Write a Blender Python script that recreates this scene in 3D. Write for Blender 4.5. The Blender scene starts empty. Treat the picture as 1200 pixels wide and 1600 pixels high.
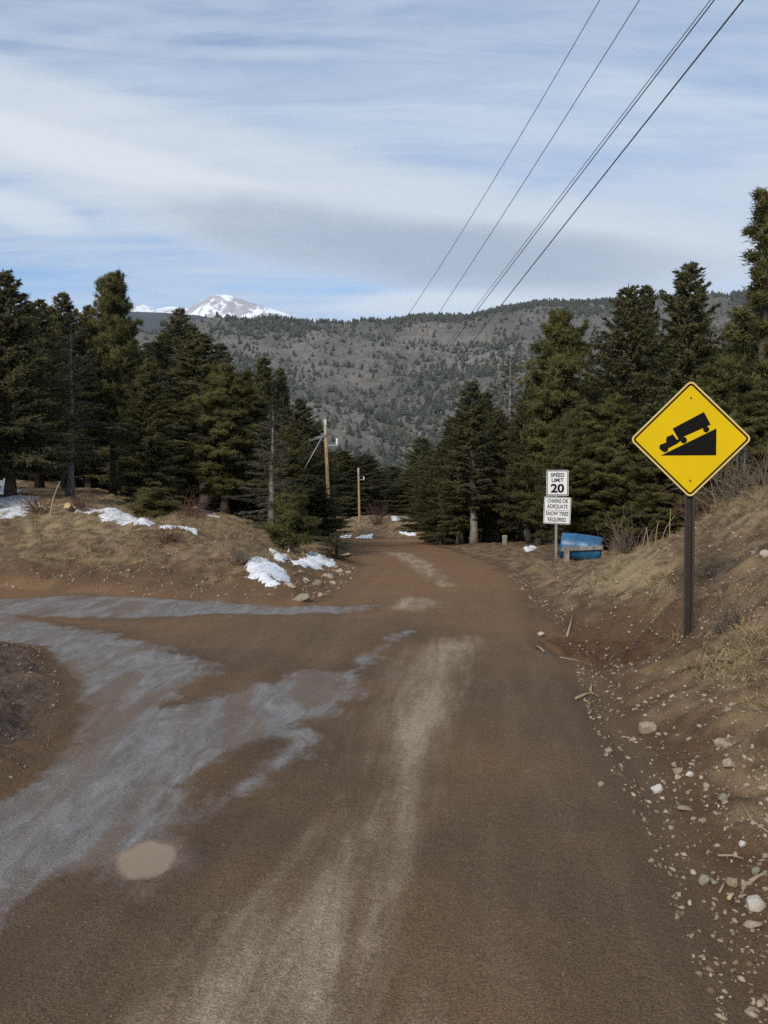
import bpy, bmesh, math, random
import numpy as np
from mathutils import Vector, Matrix

random.seed(7)
RNG = np.random.default_rng(11)
SC = bpy.context.scene
COL = SC.collection

# ------------------------------------------------------------------ camera
F = 1386.0                      # focal length in photo pixels (1200 x 1600)
HORIZON = 760.0
CAM = np.array([0.0, 0.0, 1.6])
PITCH = math.atan((800.0 - HORIZON) / F)
cam_data = bpy.data.cameras.new('camera')
cam_data.sensor_fit = 'VERTICAL'
cam_data.sensor_height = 36.0
cam_data.lens = 36.0 * F / 1600.0
cam_data.clip_start = 0.05
cam_data.clip_end = 40000
cam = bpy.data.objects.new('camera', cam_data)
cam.location = CAM
cam.rotation_euler = (math.radians(90) - PITCH, 0, 0)
COL.objects.link(cam)
SC.camera = cam

SC.view_settings.view_transform = 'Standard'
SC.view_settings.look = 'None'
SC.view_settings.gamma = 1.0
SC.view_settings.exposure = 0.66
SC.view_settings.use_curve_mapping = False
SC.render.engine = 'CYCLES'
SC.cycles.max_bounces = 5
SC.cycles.diffuse_bounces = 4
SC.cycles.glossy_bounces = 2
SC.cycles.transmission_bounces = 2
SC.cycles.volume_bounces = 1
SC.cycles.use_denoising = False
SC.cycles.sample_clamp_indirect = 4.0
try:
    SC.cycles.denoiser = 'OPENIMAGEDENOISE'
    SC.cycles.denoising_prefilter = 'ACCURATE'
except Exception:
    pass

# ------------------------------------------------------------------ node helpers
class NT:
    def __init__(self, tree):
        self.t = tree
        self.n = tree.nodes
        self.l = tree.links
    def node(self, typ, **kw):
        nd = self.n.new(typ)
        for k, v in kw.items():
            setattr(nd, k, v)
        return nd
    def put(self, sock, v):
        if hasattr(v, 'is_linked') or hasattr(v, 'links'):
            self.l.new(v, sock)
        else:
            if sock.type == 'RGBA' and len(v) == 3:
                v = (*v, 1.0)
            sock.default_value = v
    def math(self, op, a, b=None, c=None, clamp=False):
        nd = self.node('ShaderNodeMath', operation=op, use_clamp=clamp)
        self.put(nd.inputs[0], a)
        if b is not None: self.put(nd.inputs[1], b)
        if c is not None: self.put(nd.inputs[2], c)
        return nd.outputs[0]
    def mix(self, fac, a, b, typ='MIX'):
        nd = self.node('ShaderNodeMix', data_type='RGBA', blend_type=typ)
        self.put(nd.inputs[0], fac)
        self.put(nd.inputs[6], a)
        self.put(nd.inputs[7], b)
        return nd.outputs[2]
    def fmix(self, fac, a, b):
        nd = self.node('ShaderNodeMix', data_type='FLOAT')
        self.put(nd.inputs[0], fac); self.put(nd.inputs[2], a); self.put(nd.inputs[3], b)
        return nd.outputs[0]
    def ss(self, v, lo, hi):
        nd = self.node('ShaderNodeMapRange', interpolation_type='SMOOTHSTEP')
        self.put(nd.inputs[0], v)
        nd.inputs[1].default_value = lo; nd.inputs[2].default_value = hi
        nd.inputs[3].default_value = 0.0; nd.inputs[4].default_value = 1.0
        return nd.outputs[0]
    def noise(self, vec, scale, detail=4.0, rough=0.55, dist=0.0):
        nd = self.node('ShaderNodeTexNoise')
        if vec is not None: self.l.new(vec, nd.inputs['Vector'])
        nd.inputs['Scale'].default_value = scale
        nd.inputs['Detail'].default_value = detail
        nd.inputs['Roughness'].default_value = rough
        nd.inputs['Distortion'].default_value = dist
        return nd.outputs['Fac']
    def voronoi(self, vec, scale, feature='F1', out='Distance'):
        nd = self.node('ShaderNodeTexVoronoi', feature=feature)
        if vec is not None: self.l.new(vec, nd.inputs['Vector'])
        nd.inputs['Scale'].default_value = scale
        return nd.outputs[out]
    def mapping(self, vec, loc=(0, 0, 0), rot=(0, 0, 0), sc=(1, 1, 1)):
        nd = self.node('ShaderNodeMapping')
        self.l.new(vec, nd.inputs[0])
        nd.inputs[1].default_value = loc
        nd.inputs[2].default_value = rot
        nd.inputs[3].default_value = sc
        return nd.outputs[0]
    def attr(self, name, out='Fac'):
        nd = self.node('ShaderNodeAttribute', attribute_name=name)
        return nd.outputs[out]
    def pos(self):
        return self.node('ShaderNodeNewGeometry').outputs['Position']
    def obj(self):
        return self.node('ShaderNodeTexCoord').outputs['Object']

def srgb(r, g, b):
    f = lambda c: (c / 12.92 if c <= 0.04045 else ((c + 0.055) / 1.055) ** 2.4)
    return (f(r / 255), f(g / 255), f(b / 255))

def material(name):
    m = bpy.data.materials.new(name)
    m.use_nodes = True
    t = NT(m.node_tree)
    b = m.node_tree.nodes['Principled BSDF']
    b.inputs['Specular IOR Level'].default_value = 0.25
    return m, t, b

def simple(name, col, rough=0.7, metal=0.0, var=0.12, scale=12.0, bump=0.0, spec=0.3):
    m, t, b = material(name)
    o = t.obj()
    n = t.noise(o, scale, 5, 0.6)
    lo = tuple(c * (1 - var) for c in col); hi = tuple(min(1, c * (1 + var)) for c in col)
    t.l.new(t.mix(n, lo, hi), b.inputs['Base Color'])
    b.inputs['Roughness'].default_value = rough
    b.inputs['Metallic'].default_value = metal
    b.inputs['Specular IOR Level'].default_value = spec
    if bump:
        bp = t.node('ShaderNodeBump'); bp.inputs['Strength'].default_value = bump
        bp.inputs['Distance'].default_value = 0.01
        t.l.new(n, bp.inputs['Height']); t.l.new(bp.outputs[0], b.inputs['Normal'])
    return m

# ------------------------------------------------------------------ world: sky with high cloud
SUN_TO = Vector((-0.36, -0.78, 0.52)).normalized()
SUN_EL = math.asin(SUN_TO.z)
SUN_ROT = math.atan2(SUN_TO.x, SUN_TO.y) % (2 * math.pi)
SKY_STRENGTH = 0.10
world = bpy.data.worlds.new('World')
SC.world = world
world.use_nodes = True
W = NT(world.node_tree)
bg = world.node_tree.nodes['Background']
sky = W.node('ShaderNodeTexSky', sky_type='NISHITA')
sky.sun_disc = False
sky.sun_elevation = SUN_EL
sky.sun_rotation = SUN_ROT
sky.altitude = 2500
sky.air_density = 1.0
sky.dust_density = 1.0
sky.ozone_density = 1.2
gen = W.node('ShaderNodeTexCoord').outputs['Generated']
sep = W.node('ShaderNodeSeparateXYZ'); W.l.new(gen, sep.inputs[0])
dx, dy, dz = sep.outputs
hz = W.math('SQRT', W.math('ADD', W.math('MULTIPLY', dx, dx), W.math('MULTIPLY', dy, dy)))
el = W.math('DIVIDE', dz, W.math('MAXIMUM', hz, 0.02))
az = W.math('ARCTAN2', dx, dy)
zz = W.math('ADD', W.math('MAXIMUM', dz, 0.0), 0.14)
cmb = W.node('ShaderNodeCombineXYZ')
W.l.new(W.math('DIVIDE', dx, zz), cmb.inputs[0]); W.l.new(W.math('DIVIDE', dy, zz), cmb.inputs[1])
plane = cmb.outputs[0]
s1 = W.noise(W.mapping(plane, (3.1, 0.4, 0), (0, 0, 0.10), (0.55, 2.3, 1)), 1.0, 7, 0.58, 0.5)
s2 = W.noise(W.mapping(plane, (1.7, 5.2, 0), (0, 0, -0.12), (1.5, 7.5, 1)), 1.0, 6, 0.62, 0.6)
s3 = W.noise(W.mapping(plane, (8.7, 2.2, 0), (0, 0, 0.2), (0.35, 0.8, 1)), 1.0, 4, 0.5, 0.2)
wsp = W.math('ADD', W.math('MULTIPLY', s1, 0.52), W.math('ADD', W.math('MULTIPLY', s2, 0.33), W.math('MULTIPLY', s3, 0.33)))
veil = W.ss(wsp, 0.42, 0.735)
fine = W.noise(gen, 9.0, 6, 0.6, 0.3)
edge = W.noise(W.mapping(gen, (0, 0, 0), (0, 0, 0), (1, 1, 3.2)), 5.0, 6, 0.6, 0.4)
def ellipse(a0, v0, wa, wv, tilt, jitter, lo=1.15, hi=0.55):
    da = W.math('SUBTRACT', az, a0)
    dv = W.math('SUBTRACT', W.math('SUBTRACT', el, v0), W.math('MULTIPLY', da, tilt))
    e = W.math('ADD', W.math('POWER', W.math('ABSOLUTE', W.math('DIVIDE', da, wa)), 2.0),
               W.math('POWER', W.math('ABSOLUTE', W.math('DIVIDE', dv, wv)), 2.0))
    e = W.math('ADD', e, W.math('MULTIPLY', W.math('SUBTRACT', edge, 0.5), jitter))
    nd = W.ss(e, hi, lo)
    return W.math('SUBTRACT', 1.0, nd)
lens = ellipse(-0.14, 0.325, 0.72, 0.078, -0.20, 1.1, 1.2, 0.35)
lens_r = ellipse(0.40, 0.28, 0.42, 0.07, 0.02, 1.0, 1.25, 0.3)
base_dark = ellipse(0.050, 0.262, 0.33, 0.046, -0.13, 1.3, 1.25, 0.1)
puff = ellipse(-0.395, 0.288, 0.075, 0.022, -0.12, 2.6, 1.3, 0.0)
low_w = ellipse(0.12, 0.205, 0.22, 0.020, 0.02, 1.2, 1.2, 0.3)
bank_hi = ellipse(-0.33, 0.352, 0.24, 0.026, -0.16, 1.6, 1.3, 0.1)
trail = ellipse(-0.30, 0.468, 0.30, 0.0085, 0.05, 1.6, 1.3, 0.0)
K = 1.0 / SKY_STRENGTH / 2 ** SC.view_settings.exposure
c_veil = tuple(c * K for c in srgb(206, 220, 237))
c_lens = tuple(c * K for c in srgb(219, 226, 236))
c_dark = tuple(c * K for c in srgb(164, 177, 200))
c_puff = tuple(c * K for c in srgb(234, 239, 246))
skyc = W.mix(1.0, sky.outputs[0], (0.74, 0.93, 1.02), 'MULTIPLY')
colr = W.mix(W.math('MULTIPLY', veil, 0.95), skyc, c_veil)
colr = W.mix(W.math('MULTIPLY', lens, W.math('ADD', 0.55, W.math('MULTIPLY', s2, 0.7), clamp=True)), colr, c_lens)
colr = W.mix(W.math('MULTIPLY', bank_hi, 0.75), colr, c_puff)
colr = W.mix(W.math('MULTIPLY', lens_r, 0.6), colr, c_lens)
colr = W.mix(W.math('MULTIPLY', low_w, 0.7), colr, c_puff)
colr = W.mix(W.math('MULTIPLY', base_dark, 0.85), colr, c_dark)
colr = W.mix(W.math('MULTIPLY', trail, 0.22), colr, c_puff)
colr = W.mix(W.math('MULTIPLY', puff, 0.7), colr, c_puff)
W.l.new(colr, bg.inputs['Color'])
bg.inputs['Strength'].default_value = SKY_STRENGTH

sun_data = bpy.data.lights.new('sun', 'SUN')
sun_data.energy = 2.2
sun_data.angle = math.radians(12)
sun_data.color = (1.0, 0.93, 0.82)
sun = bpy.data.objects.new('sun', sun_data)
sun.rotation_euler = (-SUN_TO).to_track_quat('-Z', 'Y').to_euler()
sun.location = (-20, -20, 40)
COL.objects.link(sun)

# ------------------------------------------------------------------ numpy noise + geometry helpers
_P = np.random.default_rng(3).random((512, 512))
def vnoise(x, y):
    xi = np.floor(x).astype(int); yi = np.floor(y).astype(int)
    fx = x - xi; fy = y - yi
    fx = fx * fx * fx * (fx * (fx * 6 - 15) + 10); fy = fy * fy * fy * (fy * (fy * 6 - 15) + 10)
    a = _P[xi & 511, yi & 511]; b = _P[(xi + 1) & 511, yi & 511]
    c = _P[xi & 511, (yi + 1) & 511]; d = _P[(xi + 1) & 511, (yi + 1) & 511]
    return (a * (1 - fx) + b * fx) * (1 - fy) + (c * (1 - fx) + d * fx) * fy
def fbm(x, y, oct=4, rough=0.5):
    s = 0; a = 1.0; n = 0
    for i in range(oct):
        s = s + a * (vnoise(x * 2 ** i + 17.3 * i, y * 2 ** i + 9.1 * i) - 0.5); n += a; a *= rough
    return s / n * 2
def sstep(a, b, x):
    t = np.clip((x - a) / (b - a), 0, 1)
    return t * t * (3 - 2 * t)
def poly_sdf(x, y, P):
    """signed distance to a polygon, positive inside"""
    P = np.asarray(P, float)
    d = np.full(x.shape, 1e18); ins = np.zeros(x.shape, bool)
    for i in range(len(P)):
        ax, ay = P[i]; bx, by = P[(i + 1) % len(P)]
        ex, ey = bx - ax, by - ay
        wx, wy = x - ax, y - ay
        t = np.clip((wx * ex + wy * ey) / (ex * ex + ey * ey + 1e-12), 0, 1)
        d = np.minimum(d, (wx - ex * t) ** 2 + (wy - ey * t) ** 2)
        c = (ay > y) != (by > y)
        if ey != 0:
            ins ^= c & (x < ex * (y - ay) / ey + ax)
    return np.where(ins, 1, -1) * np.sqrt(d)

def smooth_table(pts, lo, hi, win):
    g = np.arange(lo, hi, 0.1)
    v = np.interp(g, [p[0] for p in pts], [p[1] for p in pts])
    k = int(win / 0.1) | 1
    vp = np.pad(v, k // 2, mode='edge')
    v = np.convolve(vp, np.ones(k) / k, 'valid')
    return g, v

# ------------------------------------------------------------------ terrain description (metres; x right, y forward)
ROAD_Z = smooth_table([(-60, 0.5), (-5, 0.0), (9, 0), (12, -.03), (16, -.11), (20, -.32), (25, -.56), (30, -.78), (40, -1.23),
                       (50, -1.75), (60, -2.2), (75, -2.9), (100, -4.5), (140, -8), (200, -16)], -60, 200, 3)
EDGE_R = smooth_table([(-60, .0), (-4, .35), (2.6, .9), (3.5, 1.02), (5, 1.2), (9.2, 1.63), (12.7, 1.83), (18.2, 2.2), (25, 2.6), (40, 2.6),
                       (200, 2.6)], -60, 200, 1.5)
BANK_A = smooth_table([(-60, .6), (2, .75), (6, .95), (8, 1), (12, 1), (15, .72), (18, .30), (20, .13), (25, .10), (40, 0.1), (200, .1)], -60, 200, 1.5)
def zroad(y): return np.interp(y, *ROAD_Z)
def xedge(y): return np.interp(y, *EDGE_R)
def bank_a(y): return np.interp(y, *BANK_A)
LEFT_FOOT = [(-40, 22), (-14, 16.6), (-6.4, 14.8), (-3.87, 13.4), (-1.77, 12.4), (-1.12, 12.1), (-.75, 12.9), (-.5, 17.3), (-.56, 25),
             (-1.2, 37), (-2.4, 50), (-5, 59), (-11, 65), (-30, 70), (-160, 90), (-160, 40)]
FAR_FOOT = [(3.4, 58), (2.6, 68), (-3.6, 73), (-20, 78), (-120, 96), (-120, 160), (60, 160), (60, 58)]
MOUND_PX = [(0, 1003), (60, 1013), (98, 1060), (108, 1100), (100, 1145), (62, 1198), (0, 1246), (-260, 1330), (-420, 1180), (-260, 985)]
def flat_pt(px, py):
    d = 1.6 * F / (py - HORIZON)
    return ((px - 600) / F * d, d)
MOUND = [flat_pt(*p) for p in MOUND_PX]
HL = ([-1, 0, .4, .9, 1.6, 3, 4, 5, 7, 10, 15, 25, 50, 100], [0, 0, .14, .28, .42, .78, .98, 1.06, 1.2, 1.5, 2.15, 3.2, 5.5, 9])
HR = ([-9, 0, .25, .5, .8, 1.2, 2.0, 3.35, 5, 8, 15, 40, 90], [0, 0, -.07, -.05, .05, .22, .66, 1.42, 1.95, 2.3, 2.8, 4, 6])

# far ridge skyline, read as azimuth / elevation
SKYLINE = [(-900, 500), (-300, 517), (0, 513), (200, 509), (330, 504), (440, 499), (530, 494), (650, 487), (740, 486), (785, 475), (830, 467), (900, 464),
           (1000, 461), (1140, 453), (1300, 444), (2200, 430)]
SK_AZ = np.array([math.atan((p[0] - 600) / F) for p in SKYLINE])
SK_EL = np.array([(HORIZON - p[1] - (17 if p[0] < 600 else 9)) / F * math.cos(a) for p, a in zip(SKYLINE, SK_AZ)])
RIDGE_R = 1900.0
def zfar(x, y):
    r = np.hypot(x, y); a = np.arctan2(x, y)
    top = np.interp(a, SK_AZ, SK_EL) * RIDGE_R
    valley = np.interp(r, [0, 80, 130, 200, 300, 420], [-3, -3, -7, -17, -34, -48])
    t = np.clip((r - 420) / (RIDGE_R - 420), 0, 1)
    face = -48 + (top + 48) * t ** 1.22
    g = fbm(x / 420 + 3, y / 420 + 7, 5, 0.52)
    rg = 1 - np.abs(fbm(x / 300 + 11, y / 520 + 2, 4, 0.5))
    face = face + sstep(0, .35, t) * sstep(1.0, .86, t) * (g * 62 + (rg - .75) * 90) + 4 * fbm(x / 60, y / 60, 3)
    z = np.where(r < 420, valley, face)
    over = np.clip((r - RIDGE_R) / 1500, 0, 1)
    return z - over * (top + 60) * (over)

def height(x, y, detail=True):
    x = np.asarray(x, float); y = np.asarray(y, float)
    zr = zroad(y)
    sl = poly_sdf(x, y, LEFT_FOOT)
    w = sstep(0, 9, sl)
    z = zr * (1 - .7 * w) + np.interp(sl, *HL)
    r = x - xedge(y)
    z = z + bank_a(y) * np.interp(r, *HR) * sstep(90, 60, y) + .03 * np.clip(r - 4, 0, 60) * sstep(14, 30, y)
    sf = poly_sdf(x, y, FAR_FOOT)
    z = z + np.interp(sf, [-1, 0, 1, 2.5, 5, 10, 40], [0, 0, .5, 1.2, 1.8, 2.2, 2.4]) * sstep(6.5, 2, x)
    sm = poly_sdf(x, y, MOUND)
    z = z + np.interp(sm, [-.1, 0, .12, .5, 1.2], [0, .01, .06, .13, .17])
    if detail:
        rough = np.maximum(sstep(0.05, 1.0, sl), sstep(0.15, 1.0, r) * sstep(60, 40, y))
        rough = np.maximum(rough, sstep(0, .25, sm)); rough = np.maximum(rough, sstep(0, 1.5, sf))
        z = z + rough * (.18 * fbm(x / 1.7, y / 1.7, 4) + .11 * fbm(x / .35 + 5, y / .35, 4, .65))
        clod = fbm(x / .16 + 31, y / .16 + 4, 3, .65)
        z = z + rough * .06 * np.maximum(clod, -.15)
        # small erosion channels running down the right slope
        z = z - sstep(.35, 1.2, r) * sstep(40, 20, y) * (.10 * np.clip(.55 - np.abs(fbm(y / .55 + 3 + .4 * fbm(x / .8, y / .8, 2), x / 2.4, 4, .6)) * 2.2, 0, 1) - .03)
        # the eroded cut in the bank left of the yellow sign
        z = z - sstep(1.1, .2, np.hypot((x - 2.45) / 1.0, (y - 9.3) / 1.5)) * .20 * (1 + 1.3 * fbm(x / .3, y / .3, 4, .6))
        # ruts and rough surface of the road
        road = 1 - rough
        z = z + road * (.026 * fbm((x - xedge(y)) / .55 + 40, y / 3.2, 4) + .007 * fbm(x / .16, y / .22, 3))
        for off, dep in ((-1.55, .030), (-1.15, .022), (-.25, .020), (.1, .012)):
            c = xedge(y) + off - .75
            z = z - road * dep * np.exp(-((x - c) / .16) ** 2) * sstep(30, 14, y)
    rr = np.hypot(x, y)
    k = sstep(95, 165, rr)
    if np.any(k > 0):
        z = z * (1 - k) + zfar(x, y) * k
    return z

UP = np.array([0, math.sin(PITCH), math.cos(PITCH)]); FW = np.array([0, math.cos(PITCH), -math.sin(PITCH)])
def ray(px, py):
    d = FW + np.array([1, 0, 0]) * (px - 600) / F + UP * (800 - py) / F
    return d / d[1]
def at(px, py, d): return CAM + ray(px, py) * d
_D = np.geomspace(1.2, 160, 2200)
def hit(px, py, dmin=1.2):
    r = ray(px, py)
    D = _D[_D >= dmin]
    P = CAM[None] + r[None] * D[:, None]
    under = P[:, 2] < height(P[:, 0], P[:, 1], False)
    i = int(np.argmax(under))
    if not under[i]: i = len(D) - 1
    return P[i]
def hits(pts, dmin=1.2): return [tuple(hit(px, py, dmin)[:2]) for px, py in pts]
def gz(x, y): return float(height(np.array([x]), np.array([y]))[0])

def link(o, parent=None):
    COL.objects.link(o)
    if parent is not None: o.parent = parent
    return o
def np_mesh(name, V, Fc, mat=None, smooth=False, attrs=None):
    me = bpy.data.meshes.new(name)
    V = np.asarray(V, np.float32); Fc = np.asarray(Fc, np.int32)
    n, k = Fc.shape
    me.vertices.add(len(V)); me.vertices.foreach_set('co', V.ravel())
    me.loops.add(n * k); me.loops.foreach_set('vertex_index', Fc.ravel())
    me.polygons.add(n); me.polygons.foreach_set('loop_start', np.arange(0, n * k, k, dtype=np.int32))
    try: me.polygons.foreach_set('loop_total', np.full(n, k, np.int32))
    except Exception: pass
    if smooth: me.polygons.foreach_set('use_smooth', np.ones(n, bool))
    me.update(calc_edges=True)
    for an, av in (attrs or {}).items():
        a = me.attributes.new(an, 'FLOAT', 'POINT'); a.data.foreach_set('value', np.asarray(av, np.float32))
    if mat: me.materials.append(mat)
    return me
def obj(name, me, parent=None): return link(bpy.data.objects.new(name, me), parent)
def tag(o, label=None, cat=None, group=None, kind=None):
    if label: o['label'] = label
    if cat: o['category'] = cat
    if group: o['group'] = group
    if kind: o['kind'] = kind
    return o
def thing(name, label, cat, loc, rz=0.0, group=None):
    o = bpy.data.objects.new(name, None); o.empty_display_size = .2
    o.location = loc; o.rotation_euler = (0, 0, rz); COL.objects.link(o)
    return tag(o, label, cat, group)
def bm_mesh(name, bm, mat, smooth=False):
    me = bpy.data.meshes.new(name); bm.normal_update(); bm.to_mesh(me); bm.free()
    if mat: me.materials.append(mat)
    if smooth: me.polygons.foreach_set('use_smooth', [True] * len(me.polygons))
    return me
def box_bm(sx, sy, sz, bevel=0.0, seg=1, c=(0, 0, 0)):
    bm = bmesh.new(); bmesh.ops.create_cube(bm, size=1)
    bmesh.ops.scale(bm, vec=(sx, sy, sz), verts=bm.verts)
    if bevel: bmesh.ops.bevel(bm, geom=bm.edges[:], offset=bevel, segments=seg, affect='EDGES', profile=.6)
    bmesh.ops.translate(bm, vec=c, verts=bm.verts)
    return bm
def tube(path, radii, sides=8, cap=True):
    """V, F (quads) of a tube along a path"""
    path = np.asarray(path, float); n = len(path)
    T = np.gradient(path, axis=0); T /= np.linalg.norm(T, axis=1)[:, None] + 1e-9
    ref = np.array([1.0, 0, 0]) if abs(T[0][0]) < .8 else np.array([0, 1.0, 0])
    V = []
    for i in range(n):
        u = np.cross(T[i], ref); u /= np.linalg.norm(u) + 1e-9
        v = np.cross(T[i], u)
        for k in range(sides):
            a = 2 * math.pi * k / sides
            V.append(path[i] + radii[i] * (math.cos(a) * u + math.sin(a) * v))
    Fq = []
    for i in range(n - 1):
        for k in range(sides):
            a = i * sides + k; b = i * sides + (k + 1) % sides
            Fq.append((a, b, b + sides, a + sides))
    V = np.array(V); Fq = np.array(Fq)
    if cap:
        V = np.vstack([V, path[0], path[-1]])
        c0, c1 = len(V) - 2, len(V) - 1
        ex = [(c0, (k + 1) % sides, k, c0) for k in range(sides)]
        ex = []
        for k in range(0, sides, 2):
            ex.append((c0, (k + 2) % sides, (k + 1) % sides, k))
            b = (n - 1) * sides
            ex.append((c1, b + k, b + (k + 1) % sides, b + (k + 2) % sides))
        Fq = np.vstack([Fq, np.array(ex)])
    return V, Fq
def merge(parts):
    Vs, Fs, o = [], [], 0
    for V, f in parts:
        Vs.append(V); Fs.append(f + o); o += len(V)
    return np.vstack(Vs), np.vstack(Fs)

# ------------------------------------------------------------------ dirt material
ICE = [(-300, 940), (-60, 948), (0, 955), (70, 972), (160, 985), (215, 1000), (262, 1018), (345, 1040), (318, 1062), (285, 1085), (262, 1102), (330, 1086), (385, 1068), (430, 1064),
       (470, 1047), (520, 1043), (552, 1044), (546, 1030), (556, 1021), (588, 1014), (604, 999), (622, 989), (650, 986), (638, 1000), (612, 1010), (588, 1024),
       (575, 1046), (545, 1066), (578, 1084), (586, 1094), (560, 1108), (502, 1130), (490, 1166), (440, 1205), (372, 1247), (330, 1278), (288, 1304),
       (272, 1330), (250, 1354), (190, 1372), (118, 1378), (58, 1412), (0, 1455), (-200, 1600), (-500, 1560), (-420, 1400), (0, 1247), (62, 1200), (104, 1145), (112, 1100), (100, 1060), (62, 1015), (0, 1003), (-300, 990)]
ICE2 = [(-300, 925), (0, 930), (150, 925), (350, 933), (450, 944), (530, 942), (605, 937), (560, 951), (450, 960), (330, 957), (200, 966), (90, 963), (0, 957), (-300, 950)]
ISL = [(262, 1262), (330, 1205), (400, 1166), (440, 1160), (400, 1195), (345, 1240), (290, 1275)]
DRY = [(728, 992), (690, 998), (650, 1015), (628, 1050), (600, 1096), (575, 1125), (592, 1165), (602, 1222), (560, 1272), (486, 1310), (452, 1380), (385, 1452),
       (312, 1530), (245, 1602), (150, 1720), (560, 1720), (585, 1600), (590, 1450), (618, 1330), (668, 1210), (705, 1120), (725, 1050), (745, 1005)]
DRY2 = [(596, 862), (640, 864), (672, 880), (708, 915), (690, 914), (655, 893), (625, 874)]
DRY3 = [(600, 950), (625, 936), (660, 933), (690, 940), (640, 955)]
GRS = [(880, 915), (930, 885), (1000, 850), (1050, 828), (1066, 940), (1000, 925), (950, 945), (900, 940)]
GRS2 = [(1085, 1040), (1120, 1000), (1210, 1000), (1260, 1100), (1180, 1120), (1120, 1080)]
pt = lambda L: [flat_pt(*p) for p in L]
ICE_W, ICE2_W, ISL_W = pt(ICE), pt(ICE2), pt(ISL)
DRY_W, DRY2_W, DRY3_W = pt(DRY), hits(DRY2), hits(DRY3)
GRS_W, GRS2_W = hits(GRS), hits(GRS2)
PUD = hit(229, 1341); PUD_Z = float(height(np.array([PUD[0]]), np.array([PUD[1]]))[0])

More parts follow.
